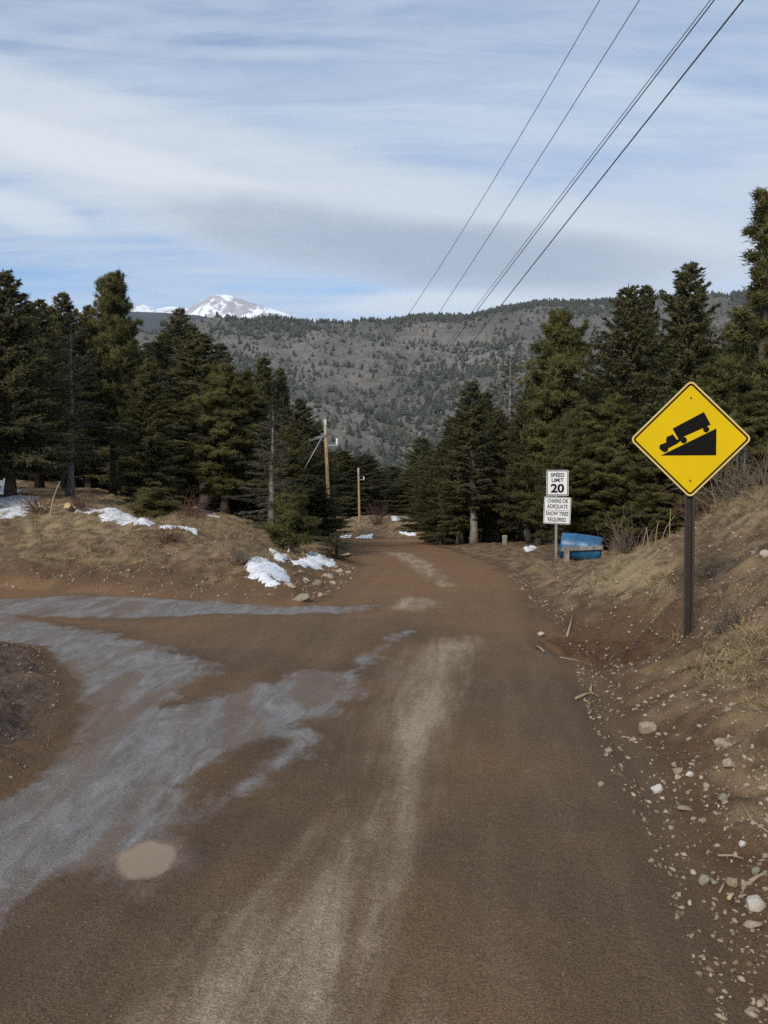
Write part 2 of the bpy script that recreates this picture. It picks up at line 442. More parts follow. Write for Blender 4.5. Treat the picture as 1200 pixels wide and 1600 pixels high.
def dirt_material():
    m, t, b = material('packed_dirt')
    p = t.pos()
    n_lo = t.noise(p, .55, 3, .5)
    n_md = t.noise(p, 3.0, 5, .6)
    n_hi = t.noise(p, 22.0, 6, .7)
    n_xx = t.noise(p, 130.0, 3, .7)
    lat = t.attr('lat'); sp = t.node('ShaderNodeSeparateXYZ'); t.l.new(p, sp.inputs[0])
    cb = t.node('ShaderNodeCombineXYZ'); t.l.new(t.math('MULTIPLY', lat, 4.2), cb.inputs[0]); t.l.new(t.math('MULTIPLY', sp.outputs[1], .55), cb.inputs[1])
    along = t.noise(cb.outputs[0], 1.0, 6, .66, .35)
    cut = t.attr('cut')
    diag = t.noise(t.mapping(p, (2, 1, 0), (0, 0, math.radians(-28)), (6.0, 1.7, 1)), 1.0, 7, .68, 1.2)
    ice = t.attr('ice'); dry = t.attr('dry'); bank = t.attr('bank'); grs = t.attr('grassy'); roadd = t.attr('far')
    dark = srgb(93, 77, 60); mid = srgb(114, 88, 63); red = srgb(134, 100, 67)
    base = t.mix(t.ss(n_lo, .35, .68), dark, mid)
    base = t.mix(t.math('MULTIPLY', t.ss(along, .40, .72), .45), base, srgb(122, 101, 82))
    base = t.mix(t.math('MULTIPLY', roadd, .75), base, red)
    fd = t.math('ADD', dry, t.math('ADD', t.math('MULTIPLY', t.math('SUBTRACT', n_md, .5), .30), t.math('MULTIPLY', t.math('SUBTRACT', along, .5), .60)))
    dryc = t.mix(t.ss(along, .35, .7), srgb(142, 123, 101), srgb(186, 168, 143))
    base = t.mix(t.math('MULTIPLY', t.ss(fd, -.20, .30), t.math('ADD', .10, t.math('MULTIPLY', n_hi, 1.1), clamp=True)), base, dryc)
    n_lo2 = t.noise(p, 1.3, 4, .6, .4)
    fi = t.math('ADD', ice, t.math('ADD', t.math('MULTIPLY', t.math('SUBTRACT', n_md, .5), .42), t.math('ADD', t.math('MULTIPLY', t.math('SUBTRACT', n_lo2, .5), .55), t.math('MULTIPLY', t.math('SUBTRACT', diag, .50), .30))))
    icec = t.mix(t.ss(diag, .34, .70), srgb(104, 97, 91), srgb(136, 132, 130))
    dg2 = t.noise(t.mapping(p, (7, 3, 0), (0, 0, math.radians(-24)), (2.6, .45, 1)), 1.0, 4, .55, .5)
    icec = t.mix(t.math('MULTIPLY', t.ss(dg2, .46, .62), .8), icec, srgb(104, 84, 66))
    icec = t.mix(t.math('MULTIPLY', t.ss(n_hi, .60, .74), .4), icec, srgb(176, 174, 174))
    icef = t.math('MULTIPLY', t.ss(fi, -.06, .18), .86)
    wet = t.math('MULTIPLY', t.ss(fi, -.32, -.04), .35)
    base = t.mix(wet, base, t.mix(1.0, base, (.62, .58, .56), 'MULTIPLY'))
    base = t.mix(icef, base, icec)
    soil = t.mix(t.ss(n_md, .35, .65), srgb(92, 72, 53), srgb(132, 110, 82))
    soil = t.mix(t.math('MULTIPLY', t.ss(n_hi, .55, .75), .5), soil, srgb(150, 128, 98))
    soil = t.mix(t.math('MULTIPLY', t.ss(t.math('ADD', bank, t.math('MULTIPLY', t.math('SUBTRACT', n_md, .5), .8)), .75, .25), .8), soil, srgb(92, 68, 49))
    soil = t.mix(t.math('MULTIPLY', cut, t.ss(n_md, .25, .6)), soil, srgb(84, 58, 41))
    soil = t.mix(t.math('MULTIPLY', t.attr('mnd'), .85), soil, t.mix(t.ss(n_hi, .4, .65), srgb(66, 55, 47), srgb(98, 86, 76)))
    fb = t.math('ADD', bank, t.math('MULTIPLY', t.math('SUBTRACT', n_md, .5), .5))
    base = t.mix(t.ss(fb, .0, .3), base, soil)
    tan = t.mix(n_hi, srgb(128, 107, 78), srgb(176, 155, 120))
    fg = t.math('ADD', grs, t.math('MULTIPLY', t.math('SUBTRACT', n_md, .5), 2.2))
    base = t.mix(t.math('MULTIPLY', t.ss(fg, .30, .95), .72), base, tan)
    grit = t.mix(t.ss(n_xx, .30, .70), (.50, .50, .50), (1.52, 1.51, 1.49))
    base = t.mix(.95, base, t.mix(1.0, base, grit, 'MULTIPLY'))
    specks = t.voronoi(p, 34.0)
    base = t.mix(t.math('MULTIPLY', t.ss(specks, .16, .06), t.ss(n_hi, .56, .64)), base, srgb(168, 156, 138))
    t.l.new(base, b.inputs['Base Color'])
    t.l.new(t.fmix(icef, .88, t.fmix(n_hi, .46, .7)), b.inputs['Roughness'])
    t.l.new(t.fmix(icef, .2, .45), b.inputs['Specular IOR Level'])
    hgt = t.math('ADD', t.math('MULTIPLY', n_hi, 1.0), t.math('MULTIPLY', n_xx, .35))
    hgt = t.math('ADD', hgt, t.math('MULTIPLY', along, .5))
    bp = t.node('ShaderNodeBump'); bp.inputs['Distance'].default_value = .030
    t.l.new(t.fmix(icef, .75, .30), bp.inputs['Strength'])
    t.l.new(hgt, bp.inputs['Height']); t.l.new(bp.outputs[0], b.inputs['Normal'])
    return m
M_DIRT = dirt_material()

def build_near():
    ys = np.concatenate([np.arange(-8, 2, .25), np.geomspace(2, 135, 620)])
    t = np.linspace(-1, 1, 540)
    Y, T = np.meshgrid(ys, t, indexing='ij')
    X = T * (np.maximum(Y, 0) * .72 + 6.5)
    x, y = X.ravel(), Y.ravel()
    z = height(x, y)
    ux, uy = PUD[0] / np.hypot(PUD[0], PUD[1]), PUD[1] / np.hypot(PUD[0], PUD[1])
    pd = np.hypot(((x - PUD[0]) * uy - (y - PUD[1]) * ux) / .128, ((x - PUD[0]) * ux + (y - PUD[1]) * uy) / .225)
    kb = sstep(2.2, 1.25, pd)
    z = z * (1 - kb) + kb * (PUD_Z - .0075 + .006 * np.clip(pd ** 2 - 1, -1, 2.2) + .0038 * fbm(x / .10, y / .13, 4))
    V = np.stack([x, y, z], 1)
    nr, nc = Y.shape
    idx = np.arange(nr * nc).reshape(nr, nc)
    Q = np.stack([idx[:-1, :-1], idx[:-1, 1:], idx[1:, 1:], idx[1:, :-1]], -1).reshape(-1, 4)
    near = y < 26
    ice = np.full(x.shape, -2.0)
    xs, ysn = x[near], y[near]
    a = np.maximum(poly_sdf(xs, ysn, ICE_W), poly_sdf(xs, ysn, ICE2_W))
    isl = poly_sdf(xs, ysn, ISL_W)
    ice[near] = np.minimum(a, -isl)
    dry = np.full(x.shape, -2.0)
    rd = y < 60
    dd = np.maximum(poly_sdf(x[rd], y[rd], DRY_W), np.maximum(poly_sdf(x[rd], y[rd], DRY2_W) * 1.2, poly_sdf(x[rd], y[rd], DRY3_W)))
    dry[rd] = np.where(dd > 0, np.minimum(dd, .10 + .5 * dd), dd) + .05 * fbm(x[rd] / .35, y[rd] / 1.2, 3)
    sl = poly_sdf(x, y, LEFT_FOOT); sm = poly_sdf(x, y, MOUND); sf = poly_sdf(x, y, FAR_FOOT); r = x - xedge(y)
    wob = .35 * fbm(x / .9, y / .9, 3)
    road_side = np.where(y < 57, r + wob * .5, -1)
    bank = np.maximum.reduce([sl * .42 + wob * .6, sm + .1, sf, road_side - .15])
    ice = np.where(bank > .05, np.minimum(ice, -bank), ice)
    grs = np.maximum(sstep(-.3, .6, poly_sdf(x, y, GRS_W)), sstep(-.3, .4, poly_sdf(x, y, GRS2_W)) * .8)
    grs = np.maximum(grs, .66 * sstep(1.8, 4.2, sl + 1.2 * fbm(x / 1.4, y / 1.4, 3)) * sstep(60, 30, y)); grs = np.maximum(grs, .5 * sstep(1.8, 3.2, r) * sstep(40, 20, y))
    grs = np.maximum(grs, .6 * sstep(.4, 3, sf))
    far = sstep(6, 17, y + 1.5 * fbm(x / 1.5, y / 3, 3))
    cut = sstep(1.25, .3, np.hypot((x - 2.4) / 1.0, (y - 9.4) / 1.9) + .3 * fbm(x / .5, y / .5, 3))
    mnd = sstep(-.05, .35, sm + .2 * fbm(x / .5, y / .5, 3))
    ice = np.maximum(ice, np.clip((1.75 - pd) * .18, -2, .2))
    attrs = dict(mnd=mnd, lat=np.clip(x - xedge(y), -12, 12), cut=cut, ice=np.clip(ice, -2, 2), dry=np.clip(dry, -2, 2), bank=np.clip(bank, -1, 1), grassy=grs, far=far)
    inroad = (bank < .06).reshape(nr, nc)
    # keep the road to the part the vehicles use
    fc = (inroad[:-1, :-1] & inroad[1:, 1:]).ravel()
    for nm, sel in (('dirt_road', fc), ('ground', ~fc)):
        q = Q[sel]
        u, inv = np.unique(q, return_inverse=True)
        me = np_mesh(nm, V[u], inv.reshape(-1, 4), M_DIRT, True, {k: v[u] for k, v in attrs.items()})
        tag(obj(nm, me), kind='structure')
build_near()

# ------------------------------------------------------------------ far terrain
def hill_material():
    m, t, b = material('hillside_soil')
    p = t.pos()
    n1 = t.noise(p, .006, 6, .6); n2 = t.noise(p, .035, 6, .65); n3 = t.noise(p, .16, 4, .7)
    c = t.mix(t.ss(n1, .36, .64), srgb(80, 78, 74), srgb(116, 109, 102))
    c = t.mix(t.math('MULTIPLY', t.ss(n2, .42, .62), .65), c, srgb(88, 84, 74))
    c = t.mix(t.math('MULTIPLY', t.ss(n3, .60, .72), .7), c, srgb(170, 160, 148))
    c = t.mix(t.math('MULTIPLY', t.ss(n3, .48, .34), .8), c, srgb(62, 62, 54))
    c = t.mix(t.math('MULTIPLY', t.ss(t.noise(p, .022, 5, .7), .70, .76), .5), c, (.75, .77, .8))
    t.l.new(c, b.inputs['Base Color']); b.inputs['Roughness'].default_value = .95
    bp = t.node('ShaderNodeBump'); bp.inputs['Strength'].default_value = .8; bp.inputs['Distance'].default_value = 5
    t.l.new(n2, bp.inputs['Height']); t.l.new(bp.outputs[0], b.inputs['Normal'])
    return m
def build_far():
    az = np.concatenate([np.radians(np.arange(-180, -34, 4)), np.radians(np.arange(-34, 34, .2)), np.radians(np.arange(34, 181, 4))])
    r = np.concatenate([[0, 20, 45, 70], np.geomspace(85, 420, 50), np.linspace(430, 1880, 170), np.linspace(1890, 1990, 12), np.linspace(2050, 3600, 14)])
    R, A = np.meshgrid(r, az, indexing='ij')
    X, Y = R * np.sin(A), R * np.cos(A)
    z = height(X.ravel(), Y.ravel(), False).reshape(X.shape)
    half = np.maximum(Y, 0) * .72 + 6.5
    inside = (Y > -8) & (Y < 133)
    dep = np.where(inside, np.clip((half + 3 - np.abs(X)) / 4, 0, 1), 0) * np.clip((136 - Y) / 6, 0, 1) * np.clip((Y + 11) / 4, 0, 1)
    z = z - dep * (1.2 + .02 * R) - .05
    V = np.stack([X, Y, z], -1).reshape(-1, 3)
    nr, nc = R.shape
    idx = np.arange(nr * nc).reshape(nr, nc)
    Q = np.stack([idx[:-1, :-1], idx[1:, :-1], idx[1:, 1:], idx[:-1, 1:]], -1).reshape(-1, 4)[:, ::-1]
    tag(obj('hillside', np_mesh('hillside', V, Q, hill_material(), True)), kind='structure')
build_far()

def ridge_mesh(name, profile, dist, depth, mat, rough, seed, base_z=-60, steps=60, xres=360, spur=0.0):
    """a mountain range with real depth: skyline given as photo directions, at its own distance"""
    px = np.linspace(profile[0][0], profile[-1][0], xres)
    py = np.interp(px, [p[0] for p in profile], [p[1] for p in profile])
    X0 = (px - 600) / F; E = (HORIZON - py) / F
    v = np.linspace(-1, 1, steps)
    VV, PX = np.meshgrid(v, np.arange(xres), indexing='ij')
    D = dist + VV * depth
    X = X0[PX] * dist * (1 + 0 * D) + 0 * D
    top = E[PX] * dist
    fall = 1 - np.abs(VV) ** (1.15)
    s = dist / 9000 * 900
    nz = fbm(X / s + seed, D / s + seed * 2, 6, .55)
    rdg = 1 - np.abs(fbm(X / (s * .8) + seed * 3, D / (s * 1.6) + 4, 5, .5))
    Z = base_z + (top - base_z) * fall + (rough * nz + spur * (rdg - .7)) * np.clip(np.abs(VV) * 4, 0.10, 1) * np.clip(fall * 3, 0, 1)
    V = np.stack([X, D, Z], -1).reshape(-1, 3)
    idx = np.arange(steps * xres).reshape(steps, xres)
    Q = np.stack([idx[:-1, :-1], idx[:-1, 1:], idx[1:, 1:], idx[1:, :-1]], -1).reshape(-1, 4)
    return tag(obj(name, np_mesh(name, V, Q, mat, True)), kind='structure')
def snow_rock():
    m, t, b = material('snowy_rock')
    p = t.pos()
    g = t.node('ShaderNodeNewGeometry')
    n1 = t.noise(t.mapping(p, (0, 0, 0), (0, .5, 0), (1, .7, .35)), .006, 7, .62, .8)
    n2 = t.noise(p, .02, 5, .6)
    rock = t.mix(n2, srgb(140, 134, 136), srgb(180, 173, 171))
    f = t.ss(t.math('ADD', n1, t.math('MULTIPLY', t.math('SUBTRACT', n2, .5), .25)),   .47, .56)
    t.l.new(t.mix(f, rock, (.86, .88, .92)), b.inputs['Base Color'])
    b.inputs['Roughness'].default_value = .9
    return m
ridge_mesh('snow_mountain', [(-900, 520), (-300, 500), (-100, 492), (20, 493), (64, 487), (80, 492), (118, 480), (135, 489), (200, 487), (224, 478), (245, 486), (268, 481), (300, 483), (318, 473), (335, 463),
                             (352, 462), (368, 464), (392, 474), (420, 482), (448, 491), (470, 500), (520, 520), (700, 545)], 7600, 1500, snow_rock(), 190, 2.3, base_z=100, steps=90, xres=600, spur=200)
M_FARWOOD = simple('far_wooded_slope', (.030, .036, .032), .95, var=.35, scale=.01)
ridge_mesh('wooded_ridge', [(-900, 505), (-200, 500), (0, 494), (120, 492), (200, 486), (262, 488), (310, 492), (360, 502), (450, 515), (700, 540)], 4300, 1200, M_FARWOOD, 40, 5.1, base_z=40, steps=50, xres=420)

# ------------------------------------------------------------------ foliage
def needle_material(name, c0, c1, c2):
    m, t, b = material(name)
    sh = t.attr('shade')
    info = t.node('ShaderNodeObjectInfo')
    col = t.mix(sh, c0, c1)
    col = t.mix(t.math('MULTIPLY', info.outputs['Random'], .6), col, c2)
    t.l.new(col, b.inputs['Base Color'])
    b.inputs['Roughness'].default_value = .65
    b.inputs['Specular IOR Level'].default_value = .2
    tr = t.node('ShaderNodeBsdfTranslucent'); t.l.new(col, tr.inputs['Color'])
    mx = t.node('ShaderNodeMixShader'); mx.inputs[0].default_value = .45
    t.l.new(b.outputs[0], mx.inputs[1]); t.l.new(tr.outputs[0], mx.inputs[2])
    t.l.new(mx.outputs[0], m.node_tree.nodes['Material Output'].inputs['Surface'])
    return m
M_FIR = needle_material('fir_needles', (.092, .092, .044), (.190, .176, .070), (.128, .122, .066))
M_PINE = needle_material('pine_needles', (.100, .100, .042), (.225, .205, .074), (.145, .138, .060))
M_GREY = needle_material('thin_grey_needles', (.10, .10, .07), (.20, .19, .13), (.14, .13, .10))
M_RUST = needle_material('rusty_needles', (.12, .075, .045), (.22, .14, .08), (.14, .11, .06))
def bark(name, c0, c1):
    m, t, b = material(name)
    o = t.obj()
    n = t.noise(t.mapping(o, (0, 0, 0), (0, 0, 0), (1, 1, .25)), 9, 6, .65)
    t.l.new(t.mix(t.ss(n, .35, .65), c0, c1), b.inputs['Base Color'])
    b.inputs['Roughness'].default_value = .95
    bp = t.node('ShaderNodeBump'); bp.inputs['Strength'].default_value = .9; bp.inputs['Distance'].default_value = .03
    t.l.new(n, bp.inputs['Height']); t.l.new(bp.outputs[0], b.inputs['Normal'])
    return m
M_BARK = bark('brown_bark', (.045, .034, .026), (.12, .092, .070))
M_BARKG = bark('grey_bark', (.13, .115, .10), (.27, .245, .215))

def tri_needles(base, dirs, length, width, rng):
    """one thin triangle per base point, long axis along dirs"""
    n = len(base)
    rnd = rng.normal(size=(n, 3)); side = np.cross(dirs, rnd)
    side /= np.linalg.norm(side, axis=1)[:, None] + 1e-9
    w = (width * .5)[:, None]; L = length[:, None]
    return np.stack([base - side * w, base + side * w, base + dirs * L], 1).reshape(-1, 3)

def crown_profile(kind, t):
    if kind == 'fir': return (1 - t) ** .66 * (.62 + .38 * np.minimum(1, t / .16))
    if kind == 'tuft': return (1 - t) ** .95 * (.75 + .25 * np.minimum(1, t / .1)) * (.72 + .28 * np.sin(t * 23))
    if kind == 'slim': return (1 - t) ** .6 * (.7 + .3 * np.minimum(1, t / .2))
    return ((1 - t) ** .55) * (.55 + .45 * np.minimum(1, t / .3))

def conifer(kind, seed, H=10.0, Rmax=2.0, crown0=.14, nb=230, dens=1.0, leaf=.13, gap=.12, bark_m=None, need_m=None):
    rng = np.random.default_rng(seed)
    lean = rng.normal(size=2) * .05
    k = 12
    zs = np.linspace(0, 1, k)
    wob = np.cumsum(rng.normal(size=(k, 2)) * .02, axis=0)
    path = np.stack([lean[0] * zs + wob[:, 0], lean[1] * zs + wob[:, 1], zs * H], 1)
    path[0, 2] = -.25
    r0 = H * .0135 + .03
    rad = r0 * (1 - zs) ** .85 + .012
    rad[0] *= 1.45
    parts = [tube(path, rad, 8)]
    tris = []; shade = []
    side_bias = rng.random(8) * .55 + .68
    for i in range(nb):
        t = (i + rng.random()) / nb
        t = t ** .92
        a = i * 2.39996 + rng.normal() * .35
        R = Rmax * crown_profile(kind, t) * (1 + rng.normal() * .27) * side_bias[int(a / (2 * math.pi) * 8) % 8]
        if rng.random() < gap: R *= .55
        if R < .06: R = .06 + .05 * rng.random()
        z0 = H * (crown0 + (1 - crown0) * t * .985)
        c = np.array([np.interp(z0, path[:, 2], path[:, 0]), np.interp(z0, path[:, 2], path[:, 1]), z0])
        up = (-.22 + .95 * t ** 1.2 + rng.normal() * .12) if kind not in ('pine', 'tuft') else (-.02 + .75 * t + rng.normal() * .16)
        d = np.array([math.cos(a), math.sin(a), 0.0])
        s = np.linspace(0, 1, 6)
        bend = (.22 if kind not in ('pine', 'tuft') else .30) * R
        bp = c + d * (s * R)[:, None] + np.array([0, 0, 1]) * (up * s * R + bend * (s ** 2 - s * .55))[:, None]
        if R > .35:
            parts.append(tube(bp, np.linspace(.008 + .012 * R, .004, 6), 4, False))
        sd = np.cross(d, [0, 0, 1])
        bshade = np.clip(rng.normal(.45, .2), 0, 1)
        if kind not in ('pine', 'tuft'):
            nt = int((7 + R * 17) * dens)
            ss_ = .12 + .88 * rng.random(nt) ** .8
            pos = np.stack([np.interp(ss_, s, bp[:, j]) for j in range(3)], 1)
            sgn = np.where(rng.random(nt) < .5, -1, 1)
            fwd = .55 + .35 * rng.random(nt)
            td = d[None] * fwd[:, None] + sd[None] * (sgn * (1.05 - fwd))[:, None] * 1.15
            td[:, 2] += up * .5 + rng.normal(size=nt) * .16 - .08
            td /= np.linalg.norm(td, axis=1)[:, None]
            tl = (.10 + .42 * R * (1 - ss_ * .75)) * (.6 + .6 * rng.random(nt))
            tl = np.minimum(tl, .75)
            for q in range(nt):
                m = int(tl[q] / .055) + 3
                u = rng.random(m) * tl[q]
                b0 = pos[q] + td[q] * u[:, None]
                dr = td[q] * .9 + rng.normal(size=(m, 3)) * .48
                dr /= np.linalg.norm(dr, axis=1)[:, None]
                tris.append(tri_needles(b0, dr, leaf * (.7 + .6 * rng.random(m)), leaf * (.34 + .2 * rng.random(m)), rng))
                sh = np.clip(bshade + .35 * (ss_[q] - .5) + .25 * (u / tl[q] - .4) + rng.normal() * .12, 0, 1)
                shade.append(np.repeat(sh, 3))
        else:
            nt = int((4 + R * 6.5) * dens)
            ss_ = (.28 + .72 * rng.random(nt) ** .7) if kind == 'pine' else (.45 + .55 * rng.random(nt) ** .6)
            pos = np.stack([np.interp(ss_, s, bp[:, j]) for j in range(3)], 1)
            pos += sd[None] * (rng.normal(size=nt) * .20 * R * ss_)[:, None]
            pos[:, 2] += rng.normal(size=nt) * .08 + .05
            for q in range(nt):
                m = 62
                dr = rng.normal(size=(m, 3)) * .75 + d * .55 + np.array([0, 0, .45])
                dr /= np.linalg.norm(dr, axis=1)[:, None]
                L = leaf * 1.7 * (.7 + .5 * rng.random(m))
                b0 = pos[q] + rng.normal(size=(m, 3)) * .06
                tris.append(tri_needles(b0, dr, L, leaf * (.26 + .16 * rng.random(m)), rng))
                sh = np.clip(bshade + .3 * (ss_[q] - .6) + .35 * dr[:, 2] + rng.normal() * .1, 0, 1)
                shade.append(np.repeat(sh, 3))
    # leader
    m = 40
    b0 = np.stack([np.full(m, path[-1, 0]), np.full(m, path[-1, 1]), H - rng.random(m) * .6], 1)
    dr = rng.normal(size=(m, 3)) * .4 + np.array([0, 0, 1.0]); dr /= np.linalg.norm(dr, axis=1)[:, None]
    tris.append(tri_needles(b0, dr, leaf * (.8 + .6 * rng.random(m)), np.full(m, leaf * .3), rng)); shade.append(np.full(m * 3, .5))
    V = np.vstack(tris); Ff = np.arange(len(V)).reshape(-1, 3)
    # needles shade as the outside of the spray they sit on
    tri = V.reshape(-1, 3, 3)
    cen = tri.mean(1)
    out = np.stack([cen[:, 0], cen[:, 1], np.zeros(len(cen))], 1)
    out /= np.linalg.norm(out, axis=1)[:, None] + .15
    nrm = out * .75 + np.array([0, 0, .45]) + rng.normal(size=out.shape) * .42
    nrm /= np.linalg.norm(nrm, axis=1)[:, None]
    gn = np.cross(tri[:, 1] - tri[:, 0], tri[:, 2] - tri[:, 0])
    fl = (gn * nrm).sum(1) < 0
    Ff[fl] = Ff[fl][:, ::-1]
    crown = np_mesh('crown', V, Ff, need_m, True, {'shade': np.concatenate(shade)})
    crown.normals_split_custom_set_from_vertices(np.repeat(nrm, 3, 0).tolist())
    tv, tf = merge(parts)
    trunk = np_mesh('trunk', tv, tf, bark_m, True)
    return dict(H=H, R=Rmax, trunk=trunk, crown=crown, n=len(Ff))

PROTO = {
    'F1': conifer('fir', 21, 10, 2.1, .13, 330, 1.35, .115, need_m=M_FIR, bark_m=M_BARK),
    'F2': conifer('fir', 22, 10, 1.75, .10, 310, 1.35, .115, need_m=M_FIR, bark_m=M_BARK),
    'F3': conifer('slim', 23, 10, 1.35, .16, 290, 1.35, .11, need_m=M_FIR, bark_m=M_BARK),
    'F4': conifer('fir', 24, 10, 1.95, .05, 310, 1.3, .115, gap=.2, need_m=M_FIR, bark_m=M_BARK),
    'P1': conifer('pine', 31, 10, 2.1, .22, 165, 1.1, .10, gap=.2, need_m=M_PINE, bark_m=M_BARK),
    'P2': conifer('pine', 32, 10, 1.8, .12, 175, 1.1, .10, gap=.12, need_m=M_PINE, bark_m=M_BARK),
    'F5': conifer('fir', 25, 10, 1.6, .24, 240, 1.25, .115, gap=.28, need_m=M_FIR, bark_m=M_BARKG),
    'PT': conifer('tuft', 33, 10, 1.7, .06, 66, 1.2, .088, gap=.22, need_m=M_PINE, bark_m=M_BARK),
    'S1': conifer('slim', 41, 10, 1.25, .22, 105, .45, .11, gap=.3, need_m=M_GREY, bark_m=M_BARKG),
    'S2': conifer('fir', 42, 10, 1.7, .08, 150, .45, .13, gap=.25, need_m=M_GREY, bark_m=M_BARKG),
    'R1': conifer('fir', 43, 10, 1.6, .15, 170, .6, .13, gap=.2, need_m=M_RUST, bark_m=M_BARK),
    'Y1': conifer('pine', 51, 2.0, .75, .16, 34, 1.6, .075, gap=.1, need_m=M_PINE, bark_m=M_BARK),
    'Y2': conifer('fir', 52, 2.0, .62, .02, 80, 1.3, .05, gap=.1, need_m=M_PINE, bark_m=M_BARK),
}
NAMES = {'F': ('fir_tree', 'fir tree'), 'P': ('pine_tree', 'pine tree'), 'S': ('bare_tree', 'tree'), 'R': ('rusty_fir_tree', 'fir tree'), 'Y': ('young_pine', 'sapling')}
def tree(proto, base_px, tip_py, d, half_px, label, group=None, lean=0.0):
    """plant a tree at distance d along the direction of base_px; its height reaches the direction of tip_py"""
    p = at(base_px, 800, d); x, y = p[0], d
    z = gz(x, y) - .03
    top = at(base_px, tip_py, d)[2]
    h = max(.3, top - z)
    P = PROTO[proto]
    nm, cat = NAMES[proto[0]]
    t = thing(nm, label, cat, (x, y, z), random.uniform(0, 6.28), group)
    w = half_px * (1.08 if proto[0] in 'FP' else 1.0) / F * d / P['R']
    t.scale = (w, w, h / P['H'])
    t.rotation_euler[1] = lean
    obj('trunk', P['trunk'], t)
    obj('crown', P['crown'], t)
    return t

LT = 'trees of the stand left of the road'
RT = 'trees of the stand right of the road'
T = [
 # left stand: proto, base px, tip py, distance, half width px, label
 ('F1', 18, 424, 25, 92, 'tall dark fir at the left picture edge, bare trunk before snow', LT),
 ('F2', 62, 468, 33, 62, 'dark fir just right of the leftmost tall fir, its top a little lower', LT),
 ('F1', 100, 457, 37, 62, 'blunt topped fir between the leftmost fir and the ragged tall pine', LT),
 ('P1', 176, 430, 39, 58, 'tall ragged pine with a rounded top and a dark bare trunk before snow', LT),
 ('S1', 110, 520, 27, 42, 'thin half bare tree with a pale straight trunk in front of the dark left firs', LT),
 ('F2', 232, 566, 29, 52, 'neat green cone shaped fir at the front, beside the half bare tree', LT),
 ('F4', 282, 480, 42, 58, 'fir with a narrow spire rising below the left foot of the snowy mountain', LT),
 ('F5', 322, 522, 34, 96, 'broad dense fir in the middle of the left stand with two trunks showing under it', LT),
 ('P2', 352, 572, 31, 66, 'full olive green pine on the right shoulder of the broad dense fir', LT),
 ('F3', 412, 558, 58, 34, 'narrow dark spire standing behind the right slope of the left stand', LT),
 ('F3', 440, 574, 60, 28, 'slim dark spire just right of the other narrow spire behind the left stand', LT),
 ('S2', 424, 640, 27, 58, 'greyish thinly needled fir above the roadside snow', LT),
 ('F4', 470, 622, 43, 56, 'dark fir behind the utility pole at the right end of the left stand', LT),
 ('P2', 395, 610, 34, 60, 'olive pine between the full olive pine and the greyish thin fir', LT),
 ('F1', 486, 742, 33, 56, 'bushy fir at the roadside corner hiding the foot of the first utility pole', LT),
 ('P2', 446, 668, 30, 42, 'bushy olive pine between the greyish thin fir and the corner fir', LT),
 ('Y1', 455, 782, 20.5, 44, 'young bright pine on thin stems standing in the roadside snow', None),
 ('Y2', 526, 832, 22.5, 30, 'small rounded young conifer at the edge of the road beside the rocks', None),
 ('Y1', 236, 768, 20, 40, 'small sapling on the left bank behind the snow strip', None),
 # right stand
 ('F5', 740, 596, 46, 56, 'dark pointed fir right of the road bend with a pale trunk at the road edge', RT),
 ('F5', 775, 640, 50, 50, 'fir close behind the right side of the dark pointed fir at the bend', RT),
 ('F4', 690, 690, 52, 36, 'low bushy fir at the inner corner of the road bend', RT),
 ('S1', 798, 556, 58, 44, 'thin grey half dead tree with a tan trunk behind the firs at the bend', RT),
 ('R1', 765, 690, 49, 46, 'rusty brown lower fir among the dark firs at the bend', RT),
 ('P2', 872, 490, 40, 72, 'olive pine with a clear point rising left of the speed limit sign', RT),
 ('S2', 925, 508, 46, 46, 'thin greyish fir between the pointed olive pine and the tall double topped fir', RT),
 ('F1', 985, 447, 36, 82, 'tall full fir left of the yellow sign', RT),
 ('F3', 1008, 444, 41, 40, 'thin spire just behind the right side of the tall full fir', RT),
 ('F2', 1068, 410, 33, 82, 'tall dark fir directly behind the yellow sign with a thin spiky top', RT),
 ('PT', 1192, 300, 24, 128, 'tallest pine at the right picture edge with tufted arms against the sky', RT),
 ('P1', 842, 690, 41, 54, 'sunlit bushy pine just left of the speed limit sign', RT),
 ('P1', 900, 640, 36, 62, 'bright olive pine behind the speed limit sign', RT),
 ('P2', 960, 620, 27, 74, 'low branched olive pine between the two road signs', RT),
 ('P2', 1040, 660, 23, 78, 'bushy pine low behind the left corner of the yellow sign', RT),
 ('P1', 1130, 560, 22, 88, 'wide olive pine behind the right corner of the yellow sign', RT),
 ('P2', 1195, 600, 19, 90, 'bushy pine at the right picture edge above the bank', RT),
 ('S2', 1165, 690, 17.5, 40, 'thin grey young tree on the bank top right of the yellow sign', RT),
]
for a in T: tree(a[0], a[1], a[2], a[3], a[4], a[5], a[6])
for px_, tip_, d_, lb_ in ((668, 715, 60, 'slim fir at the very inside of the road bend'), (706, 652, 54, 'slim fir left of the dark pointed fir at the bend'), (722, 700, 47, 'low slim fir hugging the left of the dark pointed fir'),
                           (758, 612, 55, 'slim fir rising just behind the dark pointed fir'), (812, 650, 50, 'slim fir right of the grey half dead tree'), (834, 610, 56, 'slim fir between the grey half dead tree and the pointed olive pine'),
                           (640, 735, 92, 'slim fir straight above the end of the visible road'), (612, 728, 98, 'slim distant fir left of the one above the road end')):
    tree('F3', px_, tip_, d_, 34, lb_, RT)
